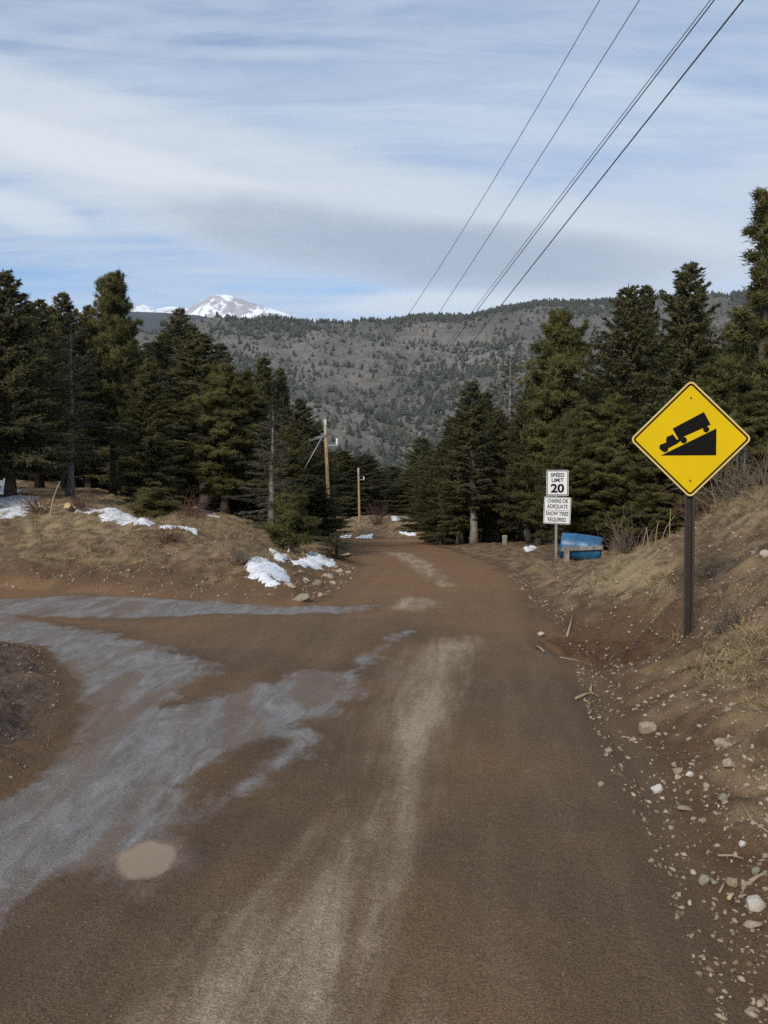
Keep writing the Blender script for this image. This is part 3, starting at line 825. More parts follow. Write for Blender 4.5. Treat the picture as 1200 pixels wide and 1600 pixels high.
for px_, tip_, d_, lb_ in ((140, 476, 45, 'slim fir just left of the ragged tall pine'), (205, 512, 46, 'slim fir right of the ragged tall pine'), (258, 520, 45, 'slim fir between the green cone fir and the narrow spired fir'),
                           (302, 506, 47, 'slim fir right of the narrow spired fir'), (345, 536, 48, 'slim fir behind the top of the full olive pine'), (384, 580, 46, 'slim fir at the right shoulder of the full olive pine'),
                           (500, 688, 52, 'slim fir just behind the first utility pole'), (536, 704, 88, 'slim fir between the two utility poles')):
    tree('F3', px_, tip_, d_, 36, lb_, LT)
# trees packed behind, which only read as further dark tops and trunks
rr = random.Random(5)
FRONT = [(-60, 'the left picture edge'), (18, 'the leftmost tall fir'), (62, 'the fir beside the leftmost one'), (108, 'the half bare tree'), (176, 'the ragged tall pine'), (232, 'the green cone shaped fir'),
         (282, 'the narrow spired fir'), (322, 'the broad dense fir'), (365, 'the full olive pine'), (424, 'the greyish thin fir'), (480, 'the first utility pole'),
         (540, 'the second utility pole'), (600, 'the far bank'), (650, 'the end of the road'), (690, 'the low bushy fir at the bend'), (740, 'the pointed fir at the bend'), (798, 'the grey half dead tree'), (850, 'the speed limit sign'), (900, 'the blue barrel'),
         (985, 'the tall full fir'), (1068, 'the yellow sign'), (1130, 'the right corner of the yellow sign'), (1190, 'the tallest pine'), (1300, 'the right picture edge')]
def filler(n, px0, px1, d0, d1, tipfun, label, group, kinds):
    for i in range(n):
        px = rr.uniform(px0, px1); d = rr.uniform(d0, d1)
        tip = tipfun(px) + rr.uniform(0, 75)
        near = min(FRONT, key=lambda f: abs(f[0] - px))
        lb = label % near[1] if '%s' in label else label
        tree(rr.choice(kinds), px, tip, d, rr.uniform(38, 60), lb, group)
ltop = lambda px: np.interp(px, [-250, 0, 60, 100, 170, 205, 260, 320, 380, 430, 480, 520], [440, 470, 500, 500, 475, 520, 530, 545, 590, 620, 660, 700])
rtop = lambda px: np.interp(px, [660, 720, 780, 820, 880, 930, 985, 1070, 1110, 1190, 1400], [720, 640, 640, 600, 560, 560, 510, 490, 520, 420, 400])
filler(38, -160, 470, 44, 66, ltop, 'dark conifer in the packed back row behind %s', 'trees packed behind the left front row', ['F1', 'F2', 'F4', 'F3', 'P1'])
filler(36, 700, 1330, 42, 66, rtop, 'dark conifer in the packed back row behind %s', 'trees packed behind the right front row', ['F1', 'F2', 'F4', 'F3', 'P2'])
filler(11, 225, 410, 33, 40, lambda px: ltop(px) + 95, 'lower olive conifer in the thicket by %s', 'lower trees of the left stand', ['P2', 'F1', 'F4', 'P2', 'F2'])
filler(13, 800, 1230, 27, 38, lambda px: 640, 'lower olive conifer in the thicket by %s', 'lower trees of the right stand', ['P2', 'P1', 'F4', 'P2', 'F2'])
filler(12, -750, -170, 36, 62, ltop, 'conifer of the left stand beyond the side of the picture', 'conifers beyond the picture sides', ['F1', 'F2', 'F4', 'P1'])
vtop = lambda px: np.interp(px, [480, 540, 580, 620, 660, 700, 760], [690, 700, 705, 720, 725, 700, 690])
filler(22, 500, 720, 84, 118, vtop, 'distant conifer past the road bend, beyond %s', 'trees beyond the bend', ['F1', 'F2', 'F3', 'F4'])
filler(26, 470, 780, 130, 240, lambda px: 672 + abs(px - 635) * .12, 'far small conifer in the valley, beyond %s', 'valley trees', ['F1', 'F2', 'F3', 'F4'])
for px, d, tip, w in ((-210, 21, 400, 90), (-120, 27, 440, 80), (1330, 20, 330, 110), (1440, 26, 360, 100), (1270, 30, 420, 80)):
    tree('F1' if px < 0 else 'P1', px, tip, d, w, 'conifer just outside the side of the picture', 'conifers beyond the picture sides')

# ------------------------------------------------------------------ forest on the far hillside
def hill_forest():
    rng = np.random.default_rng(8)
    # template: three ragged skirts, 1 unit tall
    tv, tf = [], []
    for zb, zt, rb in ((.06, .5, .26), (.30, .75, .20), (.55, 1.0, .13)):
        o = len(tv); n = 7
        for k in range(n):
            a = 2 * math.pi * k / n + zb * 9
            r = rb * (1.0 if k % 2 else .7)
            tv.append((r * math.cos(a), r * math.sin(a), zb + (.05 if k % 2 else 0)))
        tv.append((0, 0, zt))
        for k in range(n): tf.append((o + k, o + (k + 1) % n, o + n))
    tv = np.array(tv); tf = np.array(tf)
    N = 88000
    a = np.radians(rng.uniform(-27, 27, N)); r = np.sqrt(rng.uniform(300 ** 2, 1945 ** 2, N))
    x, y = r * np.sin(a), r * np.cos(a)
    D = .16 + 2.6 * np.clip(fbm(x / 210 + 9, y / 340 + 1, 5, .6) - .02, 0, 1) + .8 * np.clip(fbm(x / 60, y / 60, 3), 0, 1) * .5
    D += 2.6 * sstep(RIDGE_R - 190, RIDGE_R - 40, r + 60 * fbm(x / 150, y / 150, 2)) 
    D += 1.1 * sstep(900, 420, r)
    # wooded gully running down the middle of the face
    gx = np.interp(r, [500, 900, 1300, 1700], [10, 62, 130, 225])
    D += 1.2 * np.exp(-((x - gx) / (60 + .03 * r)) ** 2) * sstep(1650, 1300, r)
    D -= .55 * np.exp(-(((x - 260) / 130) ** 2 + ((y - 1560) / 240) ** 2))
    keep = rng.random(N) < np.clip(D, .05, 1.6) * .42
    x, y, r = x[keep], y[keep], r[keep]
    z = height(x, y, False) - .5
    n = len(x)
    hgt = (3.0 + 8.5 * rng.random(n) ** 1.5) * np.where(r > RIDGE_R - 120, 1.05, 1.0)
    wid = hgt * (1.1 + .7 * rng.random(n))
    th = rng.random(n) * 6.28
    c, s = np.cos(th), np.sin(th)
    jit = 1 + .42 * rng.normal(size=(n, len(tv)))
    X = (tv[None, :, 0] * c[:, None] - tv[None, :, 1] * s[:, None]) * wid[:, None] * jit
    Y = (tv[None, :, 0] * s[:, None] + tv[None, :, 1] * c[:, None]) * wid[:, None] * jit
    Z = tv[None, :, 2] * hgt[:, None]
    V = np.stack([X + x[:, None], Y + y[:, None], Z + z[:, None]], -1).reshape(-1, 3)
    Ff = (tf[None] + (np.arange(n) * len(tv))[:, None, None]).reshape(-1, 3)
    sh = np.repeat(rng.random(n), len(tv))
    m, t, b = material('far_forest')
    t.l.new(t.mix(t.attr('shade'), (.026, .032, .024), (.080, .080, .056)), b.inputs['Base Color'])
    b.inputs['Roughness'].default_value = .9
    o = obj('hill_forest', np_mesh('hill_forest', V, Ff, m, False, {'shade': sh}))
    tag(o, 'scattered dark conifers covering the far hillside', None, None, 'stuff')
hill_forest()

# ------------------------------------------------------------------ snow patches
def snow_material():
    m, t, b = material('old_snow')
    p = t.pos()
    n = t.noise(p, 3, 6, .65); n2 = t.noise(p, 18, 4, .65)
    c = t.mix(n, (.62, .63, .66), (.88, .89, .92))
    c = t.mix(t.math('MULTIPLY', t.ss(n2, .48, .68), .75), c, (.36, .31, .26))
    t.l.new(c, b.inputs['Base Color']); b.inputs['Roughness'].default_value = .6
    b.inputs['Subsurface Weight'].default_value = .15
    b.inputs['Subsurface Scale'].default_value = .05
    bp = t.node('ShaderNodeBump'); bp.inputs['Strength'].default_value = .5; bp.inputs['Distance'].default_value = .04
    t.l.new(n2, bp.inputs['Height']); t.l.new(bp.outputs[0], b.inputs['Normal'])
    return m
M_SNOW = snow_material()
def snow(px_poly, label, thick=.09, dmin=1.2, group='old snow patches'):
    P = np.array(hits(px_poly, dmin))
    x0, y0 = P.min(0) - .3; x1, y1 = P.max(0) + .3
    nx = int(np.clip((x1 - x0) / .06, 16, 120)); ny = int(np.clip((y1 - y0) / .10, 16, 120))
    X, Y = np.meshgrid(np.linspace(x0, x1, nx), np.linspace(y0, y1, ny), indexing='xy')
    sx = (x1 - x0) / 8
    sd = poly_sdf(X.ravel(), Y.ravel(), P) + min(.42, .16 * min(x1 - x0 - .6, y1 - y0 - .6)) * fbm(X.ravel() / .55 + 3, Y.ravel() / .8, 5, .65)
    h = height(X.ravel(), Y.ravel()) + .55 * thick * np.sqrt(np.clip(sd / .5, 0, 1)) + .02 * fbm(X.ravel() / .3, Y.ravel() / .3, 3) - np.where(sd < 0, .08, 0.0)
    V = np.stack([X.ravel(), Y.ravel(), h], 1)
    idx = np.arange(nx * ny).reshape(ny, nx)
    Q = np.stack([idx[:-1, :-1], idx[:-1, 1:], idx[1:, 1:], idx[1:, :-1]], -1).reshape(-1, 4)
    ok = (sd[Q] > -.06).any(1)
    Q = Q[ok]
    if not len(Q): return
    u, inv = np.unique(Q, return_inverse=True)
    tag(obj('snow_patch', np_mesh('snow_patch', V[u], inv.reshape(-1, 4), M_SNOW, True)), label, 'snow patch', group)
snow([(-120, 742), (-10, 744), (36, 772), (84, 786), (46, 803), (-120, 814)], 'smooth white snow patch under the leftmost fir', .12)
snow([(92, 801), (150, 804), (185, 804), (232, 813), (231, 822), (200, 820), (150, 811), (100, 807)], 'long thin snow strip along the crest of the left bank', .08)
snow([(247, 823), (300, 830), (312, 836), (250, 830)], 'short snow sliver on the bank right of the small sapling', .06)
snow([(140, 752), (160, 738), (200, 742), (196, 766), (160, 768)], 'snow patch behind the trunk of the ragged tall pine', .12)
snow([(262, 774), (280, 774), (278, 786), (264, 784)], 'little snow spot under the trees left of the broad dense fir', .08)
snow([(296, 782), (345, 786), (348, 806), (330, 812), (298, 795)], 'snow patch between the two trunks of the broad dense fir', .08)
snow([(383, 880), (408, 874), (430, 884), (458, 898), (452, 904), (425, 902), (405, 912), (388, 908)], 'bright snow patch at the roadside left of the young pine', .12)
snow([(420, 855), (438, 858), (452, 872), (436, 876), (424, 868)], 'snow lump just behind the left stem of the young pine', .10)
snow([(458, 872), (492, 862), (520, 876), (505, 889), (470, 890), (455, 884)], 'snow patch at the roadside right of the young pine', .12)
snow([(396, 906), (425, 900), (440, 912), (415, 918)], 'thin dirty snow tongue below the bright roadside patch', .07)
snow([(500, 876), (522, 872), (530, 884), (512, 888)], 'small snow scrap among the ledge rocks', .08)
snow([(440, 862), (452, 858), (458, 868), (446, 870)], 'tiny snow scrap behind the young pine', .07)
snow([(530, 838), (550, 836), (548, 842), (532, 842)], 'left snow streak at the foot of the far bank', .12, 50)
snow([(553, 840), (582, 835), (582, 842), (556, 843)], 'middle snow streak at the foot of the far bank', .12, 50)
snow([(622, 832), (650, 832), (650, 837), (624, 837)], 'right snow streak at the foot of the far bank', .12, 50)
snow([(611, 808), (630, 814), (628, 818), (612, 813)], 'slanted snow streak on the far bank below the trees', .12, 50)
snow([(818, 862), (832, 857), (842, 857), (842, 861), (822, 865)], 'low snow streak at the trees left of the speed limit sign', .10, 20)

# ------------------------------------------------------------------ puddle
def puddle():
    n, rings = 48, (0, .35, .62, .74, .84, .93, 1.0)
    zc = PUD_Z - .0075
    ux, uy = PUD[0] / math.hypot(PUD[0], PUD[1]), PUD[1] / math.hypot(PUD[0], PUD[1])
    V = [(PUD[0], PUD[1], zc)]; D = [1.0]; Fc = []
    for ri, q in enumerate(rings[1:]):
        for k in range(n):
            a = 2 * math.pi * k / n
            r = q * (1 + .07 * math.sin(2 * a + 1) + .05 * math.sin(5 * a) + .03 * math.sin(9 * a + 2))
            a_, b_ = .150 * r * math.cos(a), .262 * r * math.sin(a)
            V.append((PUD[0] + a_ * uy + b_ * ux, PUD[1] - a_ * ux + b_ * uy, zc)); D.append(1 - q)
    for k in range(n): Fc.append((0, 1 + k, 1 + (k + 1) % n))
    for ri in range(len(rings) - 2):
        for k in range(n):
            a = 1 + ri * n + k; b = 1 + ri * n + (k + 1) % n
            Fc += [(a, a + n, b + n), (a, b + n, b)]
    m, t, b = material('muddy_water')
    n1 = t.noise(t.pos(), 9, 4)
    t.l.new(t.mix(n1, srgb(124, 98, 68), srgb(142, 115, 82)), b.inputs['Base Color'])
    b.inputs['Roughness'].default_value = .16; b.inputs['Specular IOR Level'].default_value = .5
    # shallow water at the rim lets the bed show
    tp = t.node('ShaderNodeBsdfTransparent')
    mx = t.node('ShaderNodeMixShader')
    dd = t.math('ADD', t.attr('depth'), t.math('MULTIPLY', t.math('SUBTRACT', t.noise(t.pos(), 38, 4), .5), .22))
    t.l.new(t.ss(dd, .02, .34), mx.inputs[0]); t.l.new(tp.outputs[0], mx.inputs[1]); t.l.new(b.outputs[0], mx.inputs[2])
    t.l.new(mx.outputs[0], m.node_tree.nodes['Material Output'].inputs['Surface'])
    me = np_mesh('puddle', np.array(V), np.array(Fc), m, True, {'depth': D})
    tag(obj('puddle', me), 'small oval puddle of muddy water on the grey track', None, None, 'structure')
puddle()

# ------------------------------------------------------------------ signs
M_YEL = simple('yellow_sheeting', (.68, .46, .003), .5, var=.10, scale=3, spec=.12)
M_WHT = simple('white_sheeting', (.74, .74, .73), .5, var=.05, scale=4)
M_BLK = simple('black_print', (.008, .007, .006), .6, var=.1, spec=.08)
M_EDGE = simple('pale_sign_rim', (.66, .50, .22), .5, var=.05)
M_RUSTP = simple('brown_steel_post', (.052, .040, .034), .6, metal=.3, var=.3, scale=20)
M_GALV = simple('galvanised_steel', (.34, .35, .35), .5, metal=.5, var=.15, scale=25)
M_BOLT = simple('bolt_steel', (.10, .08, .06), .5, metal=.5)

def rounded_poly(pts, r, seg=6):
    pts = [Vector(p) for p in pts]; out = []
    n = len(pts)
    for i in range(n):
        p, a, b = pts[i], pts[i - 1], pts[(i + 1) % n]
        da = (a - p).normalized(); db = (b - p).normalized()
        half = da.angle(db) / 2
        t = r / math.tan(half)
        c = p + (da + db).normalized() * (r / math.sin(half))
        s = p + da * t - c; e = p + db * t - c
        ang = s.angle(e); sg = 1 if (s.x * e.y - s.y * e.x) > 0 else -1
        a0 = math.atan2(s.y, s.x)
        for k in range(seg + 1):
            q = a0 + sg * ang * k / seg
            out.append((c.x + r * math.cos(q), c.y + r * math.sin(q)))
    return out
def plate_bm(pts, y0, y1):
    """flat outline in x-z, given thickness from y0 (front) to y1"""
    bm = bmesh.new()
    f = [bm.verts.new((x, y0, z)) for x, z in pts]; k = [bm.verts.new((x, y1, z)) for x, z in pts]
    bm.faces.new(f); bm.faces.new(k[::-1])
    for i in range(len(pts)):
        j = (i + 1) % len(pts); bm.faces.new((f[i], f[j], k[j], k[i]))
    bmesh.ops.recalc_face_normals(bm, faces=bm.faces)
    return bm
def ring_bm(outer, inner, y0, y1):
    bm = bmesh.new(); n = len(outer)
    mk = lambda P, y: [bm.verts.new((x, y, z)) for x, z in P]
    fo, fi, ko, ki = mk(outer, y0), mk(inner, y0), mk(outer, y1), mk(inner, y1)
    for i in range(n):
        j = (i + 1) % n
        for q in ((fo[i], fo[j], fi[j], fi[i]), (ko[i], ki[i], ki[j], ko[j]), (fo[i], ko[i], ko[j], fo[j]), (fi[i], fi[j], ki[j], ki[i])): bm.faces.new(q)
    bmesh.ops.recalc_face_normals(bm, faces=bm.faces)
    return bm
def bolt_bm(x, z, y=-.004, r=.009):
    bm = bmesh.new()
    bmesh.ops.create_cone(bm, cap_ends=True, segments=10, radius1=r, radius2=r * .7, depth=.008, matrix=Matrix.Translation((x, y - .003, z)) @ Matrix.Rotation(math.radians(90), 4, 'X'))
    return bm
def u_post(w, dpt, th, z0, z1):
    """hat section channel, open to the front"""
    prof = [(-w / 2, 0), (-w / 2 + w * .22, 0), (-w / 2 + w * .34, dpt), (w / 2 - w * .34, dpt), (w / 2 - w * .22, 0), (w / 2, 0),
            (w / 2, th), (w / 2 - w * .22 + th, th), (w / 2 - w * .34 + th, dpt + th), (-w / 2 + w * .34 - th, dpt + th), (-w / 2 + w * .22 - th, th), (-w / 2, th)]
    bm = bmesh.new()
    a = [bm.verts.new((x, y, z0)) for x, y in prof]; b = [bm.verts.new((x, y, z1)) for x, y in prof]
    for i in range(len(prof)):
        j = (i + 1) % len(prof); bm.faces.new((a[i], a[j], b[j], b[i]))
    bm.faces.new(b); bm.faces.new(a[::-1])
    bmesh.ops.recalc_face_normals(bm, faces=bm.faces)
    return bm
def discs(xs, zs, y, r):
    bm = bmesh.new()
    for x in xs:
        for z in zs:
            bmesh.ops.create_cone(bm, cap_ends=True, segments=8, radius1=r, radius2=r, depth=.002, matrix=Matrix.Translation((x, y, z)) @ Matrix.Rotation(math.radians(90), 4, 'X'))
    return bm
def text_mesh(body, size, mat, x, z, y, bold=.0, sx=1.0):
    cu = bpy.data.curves.new('lettering', 'FONT'); cu.body = body; cu.size = size
    cu.align_x = 'CENTER'; cu.align_y = 'CENTER'; cu.extrude = .0008; cu.offset = bold; cu.resolution_u = 4
    o = bpy.data.objects.new('lettering_tmp', cu); COL.objects.link(o)
    me = bpy.data.meshes.new_from_object(o.evaluated_get(bpy.context.evaluated_depsgraph_get()))
    bpy.data.objects.remove(o); bpy.data.curves.remove(cu)
    me.transform(Matrix.Translation((x, y, z)) @ Matrix.Rotation(math.radians(90), 4, 'X') @ Matrix.Diagonal((sx, 1, 1, 1)))
    me.materials.clear(); me.materials.append(mat)
    return me

def hill_sign():
    d = 8.2
    b = at(1076, 992, d); x, y = b[0], d
    zb = gz(x, y)
    zc = at(1076, 686, d)[2]
    t = thing('warning_sign', 'yellow diamond warning sign with a black truck on a slope, on a brown post', 'road sign', (x, y, zb), -math.atan2(x, y) * .37)
    c = zc - zb
    k = .527 / 318
    S = lambda q: ((q[0] - 404) * k, (436 - q[1]) * k + c)
    R = .545
    dia = lambda rr, cr: rounded_poly([(0, c - rr), (rr, c), (0, c + rr), (-rr, c)], cr)
    obj('plate', bm_mesh('plate', plate_bm(dia(R, .045), 0, .003), M_YEL), t)
    obj('rim', bm_mesh('rim', ring_bm(dia(R + .0005, .0455), dia(R - .016, .036), -.0012, .0036), M_EDGE), t)
    obj('border', bm_mesh('border', ring_bm(dia(R - .022, .033), dia(R - .044, .022), -.0016, .0005), M_BLK), t)
    obj('slope_symbol', bm_mesh('slope_symbol', plate_bm([S(p) for p in ((243, 527), (542, 527), (542, 378))], -.0016, .0005), M_BLK), t)
    tr = obj('truck_symbol', bm_mesh('truck_symbol', plate_bm([S(p) for p in ((306, 377), (474, 286), (511, 357), (338, 436))], -.0016, .0005), M_BLK), t)
    obj('cab_symbol', bm_mesh('cab_symbol', plate_bm([S(p) for p in ((250, 502), (235, 486), (239, 467), (271, 455), (274, 424), (308, 409), (331, 440), (352, 430), (356, 440), (333, 461), (284, 487))], -.0017, .0005), M_BLK), tr)
    for cx, cy, r in ((266, 491, 18), (367, 442, 18), (487, 383, 17)):
        q = [S((cx + r * math.cos(a), cy + r * math.sin(a))) for a in np.linspace(0, 2 * math.pi, 18, endpoint=False)]
        obj('wheel_symbol', bm_mesh('wheel_symbol', plate_bm(q, -.0019, .0004), M_BLK), tr)
    for cy in (208, 667):
        obj('bolt', bm_mesh('bolt', bolt_bm(0, S((0, cy))[1]), M_BOLT), t)
    p = obj('post', bm_mesh('post', u_post(.092, .034, .005, -.3, c + R - .12), M_RUSTP), t)
    p.location.y = .006
    hl = obj('punched_holes', bm_mesh('punched_holes', discs((0,), np.arange(.05, c - R, .026), .033, .0055), M_BLK), p)
    hl['kind'] = 'stuff'
hill_sign()

def speed_sign():
    d = 25.0
    x = at(869, 800, d)[0]; y = d; zb = gz(x, y)
    Z = lambda py: at(869, py, d)[2] - zb
    t = thing('regulatory_sign', 'white speed limit 20 sign above a white chains required sign on one thin grey post', 'road sign', (x, y, zb), -math.atan2(x, y) * .8)
    rect = lambda cx, z0, z1, w, r, tl=0: rounded_poly([(cx - w / 2, z0), (cx + w / 2, z0), (cx + w / 2, z1), (cx - w / 2, z1)], r)
    mp = 25.0 / F
    # upper plate
    z0, z1 = Z(774.5), Z(734.5); w = 34 * mp; cx = 1.8 * mp
    a = obj('speed_plate', bm_mesh('speed_plate', plate_bm(rect(cx, z0, z1, w, .03), 0, .004), M_WHT), t)
    obj('border', bm_mesh('border', ring_bm(rect(cx, z0 + .012, z1 - .012, w - .024, .028), rect(cx, z0 + .034, z1 - .034, w - .068, .02), -.0012, .001), M_BLK), a)
    hh = z1 - z0
    for s, f, sz, b in (('SPEED', .80, .145, .004), ('LIMIT', .60, .145, .004), ('20', .27, .33, .012)):
        obj('lettering', text_mesh(s, sz, M_BLK, cx, z0 + hh * f, -.002, b, .98 if s != '20' else 1.12), a)
    # lower plate, tilted a little
    z0, z1 = Z(818.5), Z(776.5); w = 41.5 * mp
    b_ = thing_part = obj('chains_plate', bm_mesh('chains_plate', plate_bm(rect(0, z0, z1, w, .035), 0, .004), M_WHT), t)
    obj('border', bm_mesh('border', ring_bm(rect(0, z0 + .012, z1 - .012, w - .024, .03), rect(0, z0 + .026, z1 - .026, w - .052, .024), -.0012, .001), M_BLK), b_)
    hh = z1 - z0
    for s, f in (('CHAINS OR', .845), ('ADEQUATE', .640), ('SNOW TIRES', .375), ('REQUIRED', .155)):
        obj('lettering', text_mesh(s, .155, M_BLK, 0, z0 + hh * f, -.002, .003, .70), b_)
    obj('dividing_line', bm_mesh('dividing_line', box_bm(w - .06, .002, .010, c=(0, -.0006, z0 + hh * .505)), M_BLK), b_)
    b_.rotation_euler.y = .035
    b_.location.x = -.02; b_.location.z = .0
    for px_, zz_ in ((cx, Z(738)), (cx, Z(771)), (0, Z(780)), (0, Z(815))):
        obj('bolt', bm_mesh('bolt', bolt_bm(px_, zz_, -.004, .012), M_BOLT), t)
    p = obj('post', bm_mesh('post', u_post(.06, .03, .005, -.3, Z(738)), M_GALV), t); p.location.y = .008
    h = obj('punched_holes', bm_mesh('punched_holes', discs((0,), np.arange(.1, Z(822), .05), .034, .007), M_BLK), p); h['kind'] = 'stuff'
speed_sign()

# ------------------------------------------------------------------ blue barrel on its wooden cradle
def lathe(profile, n=40):
    V = []; Fq = []
    for r, h in profile:
        for k in range(n):
            a = 2 * math.pi * k / n; V.append((h, r * math.cos(a), r * math.sin(a)))
    m = len(profile)
    for i in range(m - 1):
        for k in range(n):
            a = i * n + k; b = i * n + (k + 1) % n
            Fq.append((a, a + n, b + n, b))
    return np.array(V), np.array(Fq)
def barrel():
    m, t, b = material('blue_plastic')
    n = t.noise(t.obj(), 5, 5, .6)
    t.l.new(t.mix(t.ss(n, .35, .7), (.010, .072, .165), (.026, .125, .25)), b.inputs['Base Color'])
    b.inputs['Roughness'].default_value = .42; b.inputs['Specular IOR Level'].default_value = .5
    M_WOOD = bark('weathered_board', (.13, .11, .09), (.27, .24, .20))
    d = 20.0
    pos = at(906, 800, d); x, y = pos[0], d
    z0 = gz(x, y)
    zt = at(906, 845, d)[2]; zbot = at(906, 889, d)[2]
    zg = max(z0, zbot) + .02
    # level a seat for it
    rz = math.radians(-16)
    t_ = thing('plastic_barrel', 'blue plastic barrel lying on its side on the bank behind the speed limit sign post', 'barrel', (x, y, zg + .12), rz)
    R = .29; L = .86
    prof = [(0.0, -.40), (.20, -.40), (.25, -.405), (.262, -.425), (.275, -.43), (.283, -.41), (.286, -.36), (.290, -.30), (.298, -.17), (.303, -.155), (.303, -.125), (.298, -.11), (.300, .0), (.298, .11), (.303, .125),
            (.303, .155), (.298, .17), (.290, .30), (.286, .36), (.283, .41), (.275, .43), (.262, .425), (.25, .405), (.20, .40), (0.0, .40)]
    prof = [(r * 1.02, h * 1.04) for r, h in prof]
    V, Q = lathe(prof)
    V[:, 2] += .30 + .02
    o = obj('drum', np_mesh('drum', V, Q, m, True), t_)
    for yy in (-.13, .13):
        bm = bmesh.new()
        bmesh.ops.create_cone(bm, cap_ends=True, segments=14, radius1=.035, radius2=.03, depth=.03, matrix=Matrix.Translation((-.43, yy, .34)) @ Matrix.Rotation(math.radians(90), 4, 'Y'))
        obj('bung', bm_mesh('bung', bm, m), t_)
    t_.rotation_euler[1] = math.radians(6)
    c = thing('wooden_cradle', 'weathered wooden rail, post and boards holding the blue barrel', 'wooden stand', (x, y, zg), rz)
    def board(nm, sx, sy, sz, loc, rot=(0, 0, 0)):
        q = obj(nm, bm_mesh(nm, box_bm(sx, sy, sz, .006), M_WOOD), c); q.location = loc; q.rotation_euler = rot; return q
    board('rail', .92, .04, .085, (.07, -.345, .44), (0, -.06, .02))
    board('post', .13, .06, .60, (-.26, -.39, .18), (0, .03, 0))
    board('post', .10, .06, .62, (.40, .35, .12))
    board('base_board', .95, .12, .05, (.02, -.26, .07), (0, -.04, 0))
    board('base_board', .90, .12, .05, (.02, .26, .07))
    board('crosspiece', .09, .62, .05, (-.30, 0, .118)); board('crosspiece', .09, .62, .05, (.30, 0, .118))
barrel()

# ------------------------------------------------------------------ utility poles and wires
M_POLE = bark('pole_wood', (.24, .155, .085), (.42, .30, .18))
M_PALE = bark('pale_pole_top', (.36, .33, .26), (.52, .48, .38))
M_WIRE = simple('wire_metal', (.13, .125, .125), .6, var=.05)
M_INS = simple('white_insulator', (.75, .76, .78), .35, var=.05)
def utility_pole(px, tip, base_px, d, rad, label, guy):
    x, y = at(base_px, 800, d)[0], d
    zb = gz(x, y) - .3
    xt, zt = at(px, tip, d)[0], at(px, tip, d)[2]
    h = zt - zb
    t = thing('utility_pole', label, 'utility pole', (x, y, zb), 0, 'utility poles left of the road')
    s = np.linspace(0, 1, 8)
    path = np.stack([(xt - x) * s, 0 * s, h * s], 1)
    cut = int(7 * .86)
    sh = np.interp(.86, [0, 1], [0, 1])
    lo = np.linspace(0, sh, 8); hi = np.linspace(sh, 1, 4)
    rr_ = lambda q: rad * (1.25 - .35 * q)
    P = lambda q: np.stack([(xt - x) * q, 0 * q, h * q], 1)
    V, Q = tube(P(lo), rr_(lo), 12); obj('shaft', np_mesh('shaft', V, Q, M_POLE, True), t)
    V, Q = tube(P(hi), rr_(hi) * 1.001, 12); obj('weathered_top', np_mesh('weathered_top', V, Q, M_PALE, True), t)
    zi = h * .80
    xi = (xt - x) * .80
    br = obj('bracket', bm_mesh('bracket', box_bm(.42, .06, .06, .01, c=(xi + .30, 0, zi)), M_GALV), t)
    bm = bmesh.new()
    for j, r_ in enumerate((.04, .06, .04, .06, .035)):
        bmesh.ops.create_cone(bm, cap_ends=True, segments=12, radius1=r_, radius2=r_ * .8, depth=.05, matrix=Matrix.Translation((xi + .44, 0, zi + .055 + j * .05)))
    obj('insulator', bm_mesh('insulator', bm, M_INS), br)
    if guy:
        g = np.array([[xi - .05, 0, h * .90], [xi - 1.0, .1, h * .58], [xi - 1.9, .2, h * .26]])
        V, Q = tube(g, [.022] * 3, 6); obj('guy_wire', np_mesh('guy_wire', V, Q, M_GALV, True), t)
    return np.array([xt, y, zt]), np.array([x + xi + .44, y, zb + zi + .3])
top1, ins1 = utility_pole(508, 655, 516, 36, .072, 'tall tan utility pole with a guy wire rising from the corner firs', True)
top2, ins2 = utility_pole(560, 731, 562, 76, .088, 'shorter reddish utility pole on the far bank beyond the bend', False)
def wire(end, mid_px, mid_py, top_px, top_py, d_top, rad, label):
    """catenary from a pole to a point high ahead of and beyond the camera; sag fitted so that it passes mid"""
    A = np.asarray(end, float); B = at(top_px, top_py, d_top)
    ext = 1.5
    # plane position of the mid direction
    r = ray(mid_px, mid_py)
    s = np.linspace(0, 1, 400)
    P = A + (B - A) * s[:, None]
    k = int(np.argmin(np.abs((P[:, 0] - CAM[0]) / P[:, 1] - r[0])))
    want = CAM[2] + r[2] * P[k, 1]
    sag = (P[k, 2] - want) / max(1e-4, s[k] * (1 - s[k])) / 4
    sag = float(np.clip(sag, -.2, 2.2))
    q = np.linspace(0, ext, 46)
    C = A + (B - A) * q[:, None]
    C[:, 2] -= 4 * sag * q * (1 - q)
    V, Q = tube(C, [rad] * len(C), 6)
    tag(obj('power_line', np_mesh('power_line', V, Q, M_WIRE, True)), label, 'power line', 'overhead power lines')
wire(top1, 709, 383, 937, 0, 13, .0055, 'leftmost thin overhead wire crossing the sky')
wire(ins1 + np.array([.6, 0, 0]), 757, 380, 999, 0, 13, .0062, 'second thin overhead wire from the left')
wire(top2 + np.array([-.1, 0, 0]), 819, 380, 1110, 0, 14, .007, 'thinner upper wire of the close pair in the sky')
wire(top2 + np.array([.2, 0, -.1]), 824, 380, 1116, 0, 13.5, .010, 'thicker lower wire of the close pair in the sky')
wire(ins2 + np.array([.5, 0, -.2]), 858, 380, 1161, 0, 12.5, .0125, 'rightmost thick dark overhead wire')

